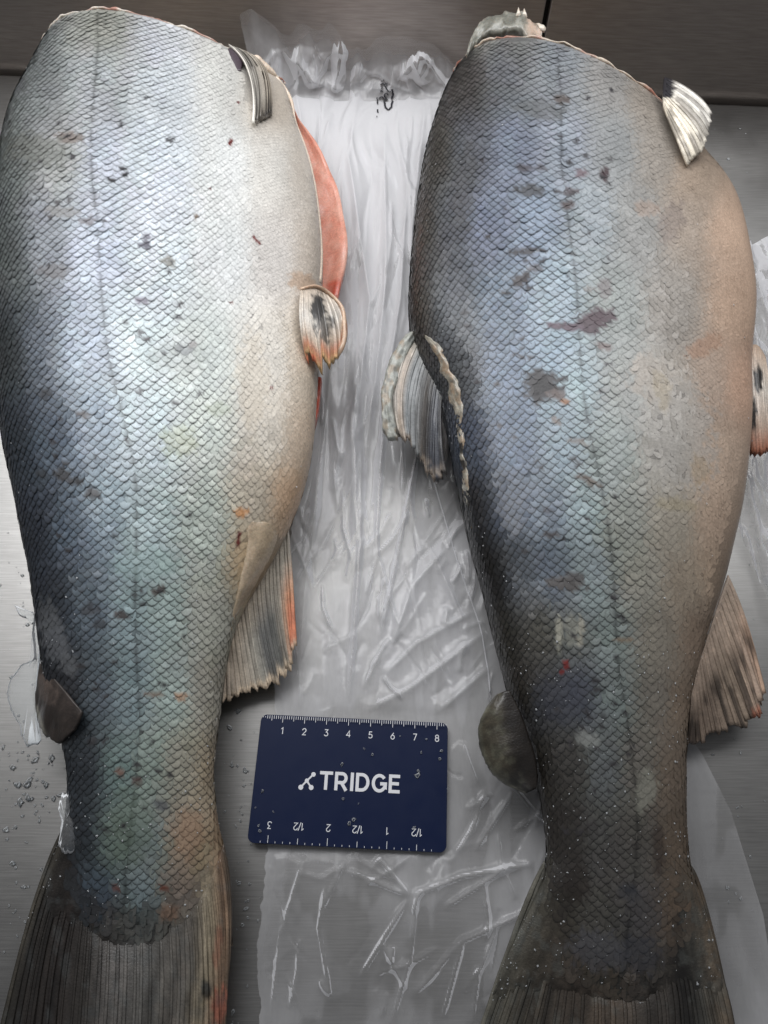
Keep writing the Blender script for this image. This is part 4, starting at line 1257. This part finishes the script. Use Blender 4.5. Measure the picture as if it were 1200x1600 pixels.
def bag_height(px, py, w3):
    """height of the film above the table in mm"""
    x, y = w3[..., 0] * 1000, w3[..., 1] * 1000
    h = ridge_lines(px, py, BAG_LINES)
    low = ss(700, 1000, py)
    # long pleats near the top, straight sharp creases everywhere
    n1 = 1 - np.abs(2 * fbm(x / 21 + 2.5 * fbm(x / 60, y / 90, 3, 2), y / 170, 11, 3) - 1)
    n2 = fbm(x / 40, y / 60, 21, 2)
    h = h * .9 + (1 - .7 * low) * 3.6 * np.clip(n1 - .55, 0, 1) * 2 + 2.2 * n2
    rg = np.random.default_rng(77)
    for i in range(330):
        cy = rg.uniform(180, 1640); cx = rg.uniform(420, 760 + max(0, cy - 900) * .45)
        lo_ = min(1, max(0, (cy - 650) / 350))
        ang = math.radians(90 + rg.normal(0, 7)) * (1 - lo_) + lo_ * math.radians(rg.choice([128, 118, 60, 92, 150]) + rg.normal(0, 14))
        ln = rg.uniform(30, 150) * (1.2 - .4 * lo_); kink = rg.normal(0, .22)
        p0 = (cx - math.cos(ang) * ln / 2, cy - math.sin(ang) * ln / 2); p2 = (cx + math.cos(ang + kink) * ln / 2, cy + math.sin(ang + kink) * ln / 2)
        box = (px > min(p0[0], p2[0], cx) - 60) & (px < max(p0[0], p2[0], cx) + 60) & (py > min(p0[1], p2[1], cy) - 60) & (py < max(p0[1], p2[1], cy) + 60)
        if not box.any(): continue
        a_, w_ = rg.uniform(.6, 2.3) * (1 if rg.random() > .3 else -.6), rg.uniform(3, 9)
        h[box] += ridge_lines(px[box], py[box], [([p0, (cx, cy), p2], a_, w_)])
    card = ss(372, 392, px) * (1 - ss(700, 722, px)) * ss(1100, 1122, py) * (1 - ss(1328, 1350, py))
    h = h * (1 - card) + np.minimum(h, 1.0) * card
    h = h * (1 - .85 * np.exp(-((px - 602) / 34) ** 2 - ((py - 155) / 50) ** 2))
    return np.clip(1.4 + h, 1.4, 16)


bag = thing('plastic_bag', UP((600, 800), 0.0), 'crumpled clear plastic bag flattened between the fish and under the right one', 'plastic bag')
nv, nu = 520, 300
yv = np.linspace(0, 1, nv)
lefty = np.array([(392, 160), (415, 300), (425, 500), (440, 700), (458, 800), (455, 900), (432, 1000), (430, 1110), (416, 1330), (404, 1480), (408, 1600), (404, 1720)], float)
righty = np.array([(742, 168), (800, 300), (850, 500), (900, 700), (940, 850), (980, 980), (1040, 1100), (1095, 1180), (1140, 1270), (1190, 1430), (1212, 1580), (1224, 1720)], float)
Lb, Rb = lerp_poly(lefty, nv), lerp_poly(righty, nv)
jag = (fbm(np.arange(nv) / 9.0, np.zeros(nv), 2, 3) - .5)
Lw, Rw = UP(Lb, 0.0), UP(Rb, 0.0)
u = np.linspace(0, 1, nu)
G = Lw[:, None] * (1 - u[None, :, None]) + Rw[:, None] * u[None, :, None]
G[..., 0] += (jag * .004)[:, None] * (1 - u[None])
q = PR(G)
H = bag_height(q[..., 0], q[..., 1], G) / 1000
edge = np.minimum(1, np.minimum(u, 1 - u)[None] * 14) * np.ones((nv, 1))
G[..., 2] = 0.0014 + (H - .0014) * (.35 + .65 * edge)
# under the right fish the film is pressed flat
under = np.zeros((nv, nu), bool)
iv = np.arange(nv)[:, None] * np.ones((1, nu), int)
rx = np.interp(q[..., 1], [s[1] for s in stR], [s[0] for s in stR])
press = ss(rx - 4, rx + 30, q[..., 0]) * (q[..., 1] < 1560)
rxr = np.interp(q[..., 1], [s[3] for s in stR], [s[2] for s in stR])
press *= 1 - ss(rxr - 40, rxr, q[..., 0])
G[..., 2] = G[..., 2] * (1 - press) + .0016 * press
# mouth of the bag stands up, gathered and ragged, against the wall
nt_ = 46
mouth = []
top0 = G[0]
k = np.linspace(0, 1, nt_)
prof_h = 0.018 + 0.028 * fbm(u * 7, np.zeros(nu), 41, 2) + .020 * np.exp(-((u - .03) / .10) ** 2) + .012 * np.exp(-((u - .62) / .10) ** 2) - .006 * ss(.8, 1, u)
rg = np.random.default_rng(5)
UU, AA = np.meshgrid(u, k[1:])
crump = np.zeros_like(UU)
for _ in range(120):                                        # straight creases, mostly running up to the mouth
    uc, ac = rg.uniform(-.02, 1.02), rg.uniform(.1, 1.1)
    an = math.radians(90 + rg.normal(0, 26) if rg.random() < .75 else rg.uniform(20, 160)); ln = rg.uniform(.25, .7)
    p0 = (uc - math.cos(an) * ln * .28, ac - math.sin(an) * ln); p2 = (uc + math.cos(an + rg.normal(0, .3)) * ln * .28, ac + math.sin(an) * ln)
    d, f = seg_dist(UU * 2.4, AA, [(p0[0] * 2.4, p0[1]), (uc * 2.4, ac), (p2[0] * 2.4, p2[1])])
    crump += rg.uniform(-.6, 1.0) * np.exp(-d / rg.uniform(.03, .10)) * np.clip(np.minimum(f, 1 - f) * 5, 0, 1)
lobe = fbm(UU * 5, AA * .8, 61, 2) - .5
for m, a in enumerate(k[1:]):
    r = top0.copy()
    g = ss(0, .35, a)
    r[:, 2] += prof_h * a ** 1.5 + .0015 * crump[m] * g
    r += wn[None] * (.028 * a - (.0042 * crump[m] + .011 * lobe[m]) * g)[:, None]
    r[:, 0] += .010 * lobe[m] * g * a
    mouth.append(r)
Gm = np.concatenate([np.array(mouth)[::-1], G])
# keep it in front of the wall
dist = ((Gm - wa) * wn).sum(-1)
Gm = Gm - wn * (np.maximum(dist + .004, 0) * (1 - .12 * np.abs(fbm(Gm[..., 0] * 90, Gm[..., 2] * 60, 4, 2) - .5)))[..., None]
den = np.ones((len(Gm), nu))  # opacity map: clearer and doubled film, with brightness falloff down the bag put in
qq = np.concatenate([np.repeat(q[:1], nt_ - 1, 0), q])
for (x, y, rx_, ry_, d_) in ((700, 780, 46, 70, -.5), (640, 790, 40, 60, -.25), (800, 1280, 60, 60, -.5), (740, 1140, 30, 50, -.15), (600, 820, 14, 150, -.25), (545, 640, 40, 70, -.15), (520, 880, 20, 180, -.15), (640, 950, 60, 60, .3), (560, 330, 50, 200, .25), (640, 300, 50, 160, .2),
                             (460, 1480, 50, 120, -.35), (560, 1480, 40, 80, -.35), (690, 1520, 50, 60, -.3), (640, 1400, 40, 30, .2), (1130, 1350, 100, 220, -.8), (620, 1080, 120, 40, .1), (600, 1500, 260, 170, -.75), (590, 560, 120, 230, .7), (560, 1060, 90, 50, .3)):
    den += d_ * np.exp(-((qq[..., 0] - x) / rx_) ** 2 - ((qq[..., 1] - y) / ry_) ** 2)
lay = ss(.48, .56, fbm(qq[..., 0] / 60, qq[..., 1] / 170, 91, 3)) - .5                # folds where the film lies double
den += .34 * lay
den[:nt_ - 1] *= 1.45 - 1.3 * ss(.5, 1.0, k[1:][::-1][:, None] + .5 * (fbm(u * 9, 0 * u, 77, 3)[None] - .5))
den = np.clip(den, .12, 1.5)
mk('film', Gm.reshape(-1, 3), grid_faces(nu, len(Gm)), M_BAG, bag, np.repeat(den.reshape(-1, 1), 3, 1))

# film showing on the right of the right fish
nv2, nu2 = 160, 70
l2 = lerp_poly([(1110, 420), (1130, 520), (1140, 640), (1136, 760), (1150, 840), (1178, 905), (1200, 962)], nv2)
r2 = lerp_poly([(1200, 372), (1240, 400), (1290, 600), (1300, 760), (1290, 860), (1260, 920), (1225, 970)], nv2)
A2, B2 = UP(l2, 0.0), UP(r2, 0.0)
u2 = np.linspace(0, 1, nu2)
G2 = A2[:, None] * (1 - u2[None, :, None]) + B2[:, None] * u2[None, :, None]
x, y = G2[..., 0] * 1000, G2[..., 1] * 1000
G2[..., 2] = .0016 + .006 * np.clip((1 - np.abs(2 * fbm(x / 12, y / 50, 71, 4) - 1)) - .45, 0, 1) * 2 + .002 * fbm(x / 5, y / 8, 81, 3)
mk('side_film', G2.reshape(-1, 3), grid_faces(nu2, nv2), M_BAG, bag, np.full((nu2 * nv2, 3), .5))


QM = PR(Gm).reshape(-1, 2); GF = Gm.reshape(-1, 3)


def on_film(P, off):
    """points lying on the film, raised a hair towards the camera side"""
    out = []
    for p in np.asarray(P, float):
        g = GF[((QM - p) ** 2).sum(-1).argmin()]
        d = EYE - g
        out.append(g + d / np.linalg.norm(d) * off)
    return np.array(out)


def bag_z(P):
    """film height near given pixels"""
    P = np.asarray(P, float)
    out = []
    for p in P:
        d = ((q - p) ** 2).sum(-1); out.append(G[..., 2].ravel()[d.argmin()])
    return np.array(out)


for poly in ([(676, 752), (690, 800), (704, 850), (716, 890), (730, 930), (746, 975), (756, 1020), (762, 1060), (764, 1085)],
             [(654, 700), (640, 770), (622, 850), (600, 960)]):
    pp = along(poly, 60)
    W3 = UP(pp, 0.0); W3[:, 2] = bag_z(pp) + .0001
    W3[1:-1, 2] = (W3[:-2, 2] + W3[1:-1, 2] + W3[2:, 2]) / 3
    V, Fq = tube(W3, .00032, 5)
    mk('seam', V, Fq, M_SEAM, bag, np.ones((len(V), 3)))

# printed black mark near the mouth of the bag
M_INK, _, _ = plain('black_ink', (0.012, 0.012, 0.018), .5)
sc = 80 / 1200.0
strokes = [([(520, 352), (545, 318), (580, 312), (615, 345), (650, 410), (690, 470), (730, 500), (775, 498)], 26), ([(795, 432), (800, 500), (812, 560), (795, 610), (775, 668)], 34), ([(800, 700), (780, 800), (750, 880), (700, 905), (650, 880), (620, 800), (610, 700)], 30),
           ([(690, 590), (670, 545), (635, 540), (610, 590), (630, 640), (690, 705)], 26), ([(620, 700), (650, 640)], 24), ([(485, 660), (520, 625), (560, 630), (600, 670)], 28), ([(510, 490), (585, 490)], 26), ([(520, 460), (590, 455)], 12), ([(530, 410), (575, 395)], 20), ([(550, 455), (552, 500)], 14),
           ([(437, 635), (445, 700), (455, 780)], 22), ([(445, 910), (455, 980)], 24), ([(430, 1075), (436, 1105)], 12), ([(545, 230), (540, 280)], 8), ([(575, 225), (572, 270)], 8), ([(590, 215), (610, 290)], 16), ([(640, 290), (645, 320)], 12), ([(675, 300), (660, 370)], 14)]
iv_, if_ = [], []
for (pl, w) in strokes:
    pp = along(np.array(pl, float) * sc + [560, 110], max(4, 5 * len(pl)))
    W3 = on_film(pp, .0012)
    W3[1:-1] = (W3[:-2] + W3[1:-1] * 2 + W3[2:]) / 4
    V, Fq = tube(W3, w * sc * .75 / 2450, 6, .25)
    if_ += [[i + len(iv_) for i in f] for f in Fq]; iv_ += V.tolist()
mk('print', np.array(iv_), if_, M_INK, bag)

# ------------------------------------------------------------------ the navy ruler card
CW, CH, CT = 0.0850, 0.0540, 0.0007
CZ = 0.0050
corner = np.array([-0.055898, 0.065148, CZ]); th = -0.047
cx_, cy_ = np.array([math.cos(th), math.sin(th), 0]), np.array([math.sin(th), -math.cos(th), 0])


def card(x, y, z=0.0):
    """mm on the card, from its top left corner, rightwards and downwards"""
    return corner + cx_ * x / 1000 + cy_ * y / 1000 + np.array([0, 0, z])


M_CARD, nt, b = plain('navy_card', (0.003, 0.0092, 0.040), .45)
b.inputs['Specular IOR Level'].default_value = 0.22
tc = N(nt, 'ShaderNodeTexCoord'); nz = N(nt, 'ShaderNodeTexNoise'); nz.inputs['Scale'].default_value = 120; nz.inputs['Detail'].default_value = 6
L(nt, tc.outputs['Object'], nz.inputs['Vector'])
mr = N(nt, 'ShaderNodeMapRange'); mr.inputs[3].default_value = .3; mr.inputs[4].default_value = .55
L(nt, nz.outputs[0], mr.inputs[0]); L(nt, mr.outputs[0], b.inputs['Roughness'])
M_WHITE, _, _ = plain('white_print', (0.72, 0.73, 0.76), .5)

cr = thing('ruler_card', card(CW * 500, CH * 500), 'navy blue plastic card printed with a ruler and white lettering', 'ruler card')
r = 3.0
out = []
for (cx0, cy0, a0) in ((CW * 1000 - r, r, -90), (CW * 1000 - r, CH * 1000 - r, 0), (r, CH * 1000 - r, 90), (r, r, 180)):
    for k in range(9):
        a = math.radians(a0 + 90 * k / 8)
        out.append((cx0 + r * math.cos(a), cy0 + r * math.sin(a)))
out = np.array(out); n = len(out)
ctr = np.array([CW * 500, CH * 500])
lay = [(out, -CT), (out, -.00012), (ctr + (out - ctr) * .9965, 0.0)]
V = np.vstack([[card(*p, z) for p in o_] for o_, z in lay])
Fc = []
for k in range(2):
    Fc += [[k * n + i, (k + 1) * n + i, (k + 1) * n + (i + 1) % n, k * n + (i + 1) % n] for i in range(n)]
Fc.append([2 * n + i for i in range(n)][::-1]); Fc.append(list(range(n)))
o = mk('card_body', V, Fc, M_CARD, cr, smooth=False)


def stroke_mesh(polys, w, zt=.00006, closed=False):
    """flat strokes (mm on the card) with mitred joints; printed ink with a hair of thickness"""
    V, Fq = [], []
    for kk, p in enumerate(polys):
        p = np.asarray(p, float)
        zt = zt + .00002 * (kk > 0)
        m = len(p)
        loop = np.allclose(p[0], p[-1]) and m > 3
        d = np.diff(p, axis=0); d /= np.linalg.norm(d, axis=1, keepdims=True) + 1e-9
        nn = np.stack([-d[:, 1], d[:, 0]], -1)
        off = np.zeros_like(p)
        for i in range(m):
            if loop and i in (0, m - 1): a, b_ = nn[-1], nn[0]
            else: a, b_ = nn[max(i - 1, 0)], nn[min(i, m - 2)]
            s = a + b_; s /= max(np.linalg.norm(s), 1e-6)
            off[i] = s / max(s @ a, .5)
        o0 = len(V)
        for i in range(m):
            for sgn in (1, -1):
                x, y = p[i] + sgn * off[i] * w / 2
                V.append(card(x, y, zt + .00003 * i / m))
        for i in range(m - 1):
            Fq.append([o0 + 2 * i, o0 + 2 * i + 1, o0 + 2 * i + 3, o0 + 2 * i + 2])
    return V, Fq


def arc(cx, cy, rx, ry, a0, a1, n=14):
    a = np.radians(np.linspace(a0, a1, n))
    return [(cx + rx * math.cos(t), cy + ry * math.sin(t)) for t in a]


# glyphs in a box of width w, height 1 (y down)
GL = {
 '1': (.42, [[(.06, .24), (.30, .03), (.30, 1.0)]]),
 '2': (.62, [arc(.31, .29, .27, .27, 180, 385) + [(.05, .97), (.60, .97)]]),
 '3': (.62, [[(.06, .03), (.54, .03), (.28, .40)] + arc(.28, .69, .28, .28, -80, 160)]),
 '4': (.66, [[(.48, 1.0), (.48, .03), (.04, .72), (.64, .72)]]),
 '5': (.62, [[(.54, .03), (.14, .03), (.09, .46)] + arc(.29, .68, .28, .29, -130, 155)]),
 '6': (.64, [[(.46, .02), (.10, .54)], arc(.32, .68, .27, .29, 0, 360, 22)]),
 '7': (.60, [[(.04, .03), (.56, .03), (.20, 1.0)]]),
 '8': (.62, [arc(.31, .26, .23, .23, 0, 360, 20), arc(.31, .73, .27, .26, 0, 360, 20)]),
 '/': (.44, [[(.04, 1.08), (.40, -.06)]]),
 'T': (.78, [[(0, .085), (.78, .085)], [(.39, .085), (.39, 1.0)]]),
 'R': (.80, [[(.09, 1.0), (.09, .085), (.40, .085)] + arc(.42, .33, .24, .245, -90, 90) + [(.09, .575)], [(.40, .575), (.70, 1.0)]]),
 'I': (.19, [[(.095, 0), (.095, 1.0)]]),
 'D': (.82, [[(.09, .085), (.36, .085)] + arc(.36, .5, .36, .415, -85, 85) + [(.36, .915), (.09, .915), (.09, .085)]]),
 'G': (.88, [arc(.45, .5, .36, .415, -38, -322, 26)[0:1] + arc(.45, .5, .36, .415, -38, -330, 26)[1:] + [(.81, .72), (.81, .53), (.50, .53)]]),
 'E': (.68, [[(.66, .085), (.09, .085), (.09, .915), (.66, .915)], [(.09, .49), (.60, .49)]]),
}


def word(text, x, y, h, weight, gap, rot=False, name='numeral', fit=None):
    wd_ = sum(GL[c][0] for c in text) * h + gap * (len(text) - 1)
    kx = 1.0
    if fit: kx = fit / wd_; wd_ = fit
    cx0 = x - wd_ / 2
    V, Fq = [], []
    pos = 0.0
    for c in text:
        w, ps = GL[c]
        ps2 = []
        for p in ps:
            pts = [(cx0 + (pos + a * h) * kx, y - h / 2 + b_ * h) for a, b_ in p]
            if rot: pts = [(2 * x - a, 2 * y - b_) for a, b_ in pts]
            ps2.append(pts)
        v, f = stroke_mesh(ps2, weight, .00006 + .000004 * (len(V) % 5))
        Fq += [[i + len(V) for i in ff] for ff in f]; V += v
        pos += w * h + gap
    mk(name, np.array(V), Fq, M_WHITE, cr, smooth=False)


for k in range(1, 9):
    word(str(k), k * 10.0 + .2, 6.9, 2.9, .36, .3)
for k, t in ((1, '1/2'), (2, '1'), (3, '1/2'), (4, '2'), (5, '1/2'), (6, '3')):
    word(t, CW * 1000 - k * 12.7 + .0, CH * 1000 - 7.4, 2.9, .34, .12, True)
word('TRIDGE', 46.6, 27.3, 7.7, 1.38, 1.0, name='lettering', fit=35.6)
# emblem: three arms with round ends
em = [(25.95, 25.0), (23.25, 27.75), (20.85, 30.6), (25.4, 30.5)]
V, Fq = stroke_mesh([[em[0], em[1], em[2]], [em[1], em[3]]], .72, .000058)
for (ex, ey), rr_ in zip(em, (.98, .92, 1.08, 1.05)):
    o0 = len(V); V += [card(ex + rr_ * math.cos(a), ey + rr_ * math.sin(a), .000068) for a in np.linspace(0, 2 * math.pi, 20, endpoint=False)]
    Fq.append([o0 + i for i in range(20)])
mk('emblem', np.array(V), Fq, M_WHITE, cr, smooth=False)
tk = []
for k in range(1, 85):
    x = k * 1.0
    ln = 3.1 if k % 10 == 0 else (2.4 if k % 5 == 0 else 1.55)
    if x < 2.2 or x > 83.2: ln = min(ln, 1.1)
    tk.append([(x, .35 if 2.5 < x < 82.5 else .9), (x, .25 + ln)])
V, Fq = stroke_mesh(tk, .24)
V2, F2 = stroke_mesh([[(CW * 1000 - k * 3.175, CH * 1000 - .35), (CW * 1000 - k * 3.175, CH * 1000 - .35 - (3.0 if k % 8 == 0 else (2.3 if k % 4 == 0 else .7)))] for k in range(2, 26)], .22)
Fq += [[i + len(V) for i in f] for f in F2]; V += V2
o = mk('tick_marks', np.array(V), Fq, M_WHITE, cr, smooth=False)
o['kind'] = 'stuff'


# ------------------------------------------------------------------ ice: crumbs on the table, the card and the fish
def shards(name, pts, sizes, mat, nrm=None, parent=None, label=None, cat=None, seed=0, flat=.28):
    """many small irregular lumps of ice in one mesh"""
    rg = np.random.default_rng(seed)
    base = np.array([[1, 0, 0], [-1, 0, 0], [0, 1, 0], [0, -1, 0], [0, 0, 1], [0, 0, -.6], [.6, .6, .3], [-.6, .6, .2], [-.6, -.6, .35], [.6, -.6, .2]], float)
    fc = [[4, 0, 6], [4, 6, 2], [4, 2, 7], [4, 7, 1], [4, 1, 8], [4, 8, 3], [4, 3, 9], [4, 9, 0], [5, 6, 0], [5, 2, 6], [5, 7, 2], [5, 1, 7], [5, 8, 1], [5, 3, 8], [5, 9, 3], [5, 0, 9]]
    n = len(pts)
    V = np.zeros((n, 10, 3))
    for i in range(n):
        v = base * (0.55 + .9 * rg.random((10, 1))) * np.array([1, .45 + .55 * rg.random(), flat])
        a = rg.random() * 6.283; ca, sa = math.cos(a), math.sin(a)
        v = np.stack([v[:, 0] * ca - v[:, 1] * sa, v[:, 0] * sa + v[:, 1] * ca, v[:, 2]], -1) * sizes[i]
        if nrm is not None:
            n_ = nrm[i]; t = np.cross(n_, [0.3, 1, .1]); t /= np.linalg.norm(t); b_ = np.cross(n_, t)
            v = v[:, 0:1] * t + v[:, 1:2] * b_ + v[:, 2:3] * n_
        V[i] = pts[i] + v
    F3 = (np.arange(n)[:, None, None] * 10 + np.array(fc)[None]).reshape(-1, 3)
    return mk(name, V.reshape(-1, 3), F3, mat, parent, kind='stuff', smooth=True, label=label, cat=cat)


pp, sz = [], []
for (cx0, cy0, sx, sy, n_, s0) in ((35, 1240, 34, 45, 60, .0011), (80, 1180, 50, 60, 45, .0008), (20, 1370, 18, 80, 22, .0008), (375, 1230, 14, 90, 30, .0009), (378, 1420, 22, 80, 16, .0009), (25, 880, 20, 60, 14, .0006), (30, 960, 24, 30, 14, .0007),
                                   (1150, 250, 40, 60, 14, .0007), (1150, 860, 24, 60, 10, .0007), (1150, 1260, 34, 110, 30, .0009), (50, 1530, 25, 60, 12, .0008), (1160, 210, 6, 6, 2, .0012), (362, 1580, 10, 30, 8, .0008)):
    for _ in range(n_):
        pp.append((cx0 + random.gauss(0, sx), cy0 + random.gauss(0, sy))); sz.append(s0 * .72 * random.choice((.5, .6, .8, 1, 1.3, 2.2)))
Pt = UP(np.array(pp), 0.0); Pt[:, 2] = .0002 + np.array(sz) * .25
shards('ice_crumbs', Pt, sz, M_ICE, seed=3, label='loose crumbs of clear ice scattered on the steel table', cat='ice')
cp = np.array([(534, 1195), (582, 1179), (569, 1170), (658, 1176), (652, 1213), (654, 1205), (553, 1281), (546, 1286), (647, 1293), (410, 1236), (404, 1290), (406, 1298), (690, 1173), (687, 1186), (666, 1155), (625, 1150), (399, 1262), (427, 1268), (536, 1248), (560, 1256), (700, 1233)], float)
zs_ = CZ + .0004
Pt = UP(cp, zs_)
shards('ice_crumbs.001', Pt, [.0009, .0006, .0006, .0006, .0013, .0010, .0010, .0008, .0008, .0008, .0008, .0009, .0008, .0008, .0006, .0005, .0005, .0006, .0006, .0005, .0006], M_ICE, seed=5, flat=.25, label='small flakes of ice melting on the navy card', cat='ice')


def frost_on(F, root, n, wfun, seed, s0=.00026):
    rg = np.random.default_rng(seed)
    vis = np.where((F.t > -.06 * math.pi) & (F.t < 1.04 * math.pi))[0]
    P, Nn, S_ = [], [], []
    k = 0
    while len(P) < n and k < n * 40:
        k += 1
        i = rg.integers(2, F.ns - 2); j = rg.choice(vis)
        x, y = F.px[i, j]
        if rg.random() > wfun(x, y, F.t[j] / math.pi): continue
        P.append(F.P[i, j] + F.Nrm[i, j] * .0005); Nn.append(F.Nrm[i, j]); S_.append(s0 * rg.choice((.5, .6, .8, 1, 1.4, 1.9)))
    shards('frost', np.array(P), S_, M_FROST, np.array(Nn), root, seed=seed, flat=.4)


def wL(x, y, t):
    return .10 + .9 * math.exp(-max(t, 0) / .14) + (.5 if y > 1120 else 0) + (.6 if (x < 140 and 920 < y < 1120) else 0) + (.25 if x > 440 and y > 430 else 0)


def wR(x, y, t):
    return .12 + .9 * math.exp(-max(t, 0) / .16) + (.5 if y > 1000 else 0) + (.5 if 640 < x < 760 and y > 850 else 0)


frost_on(FL, rootL, 500, wL, 5)
frost_on(FR, rootR, 700, wR, 6)

for o in list(S.objects):
    if '_o' in o: del o['_o']
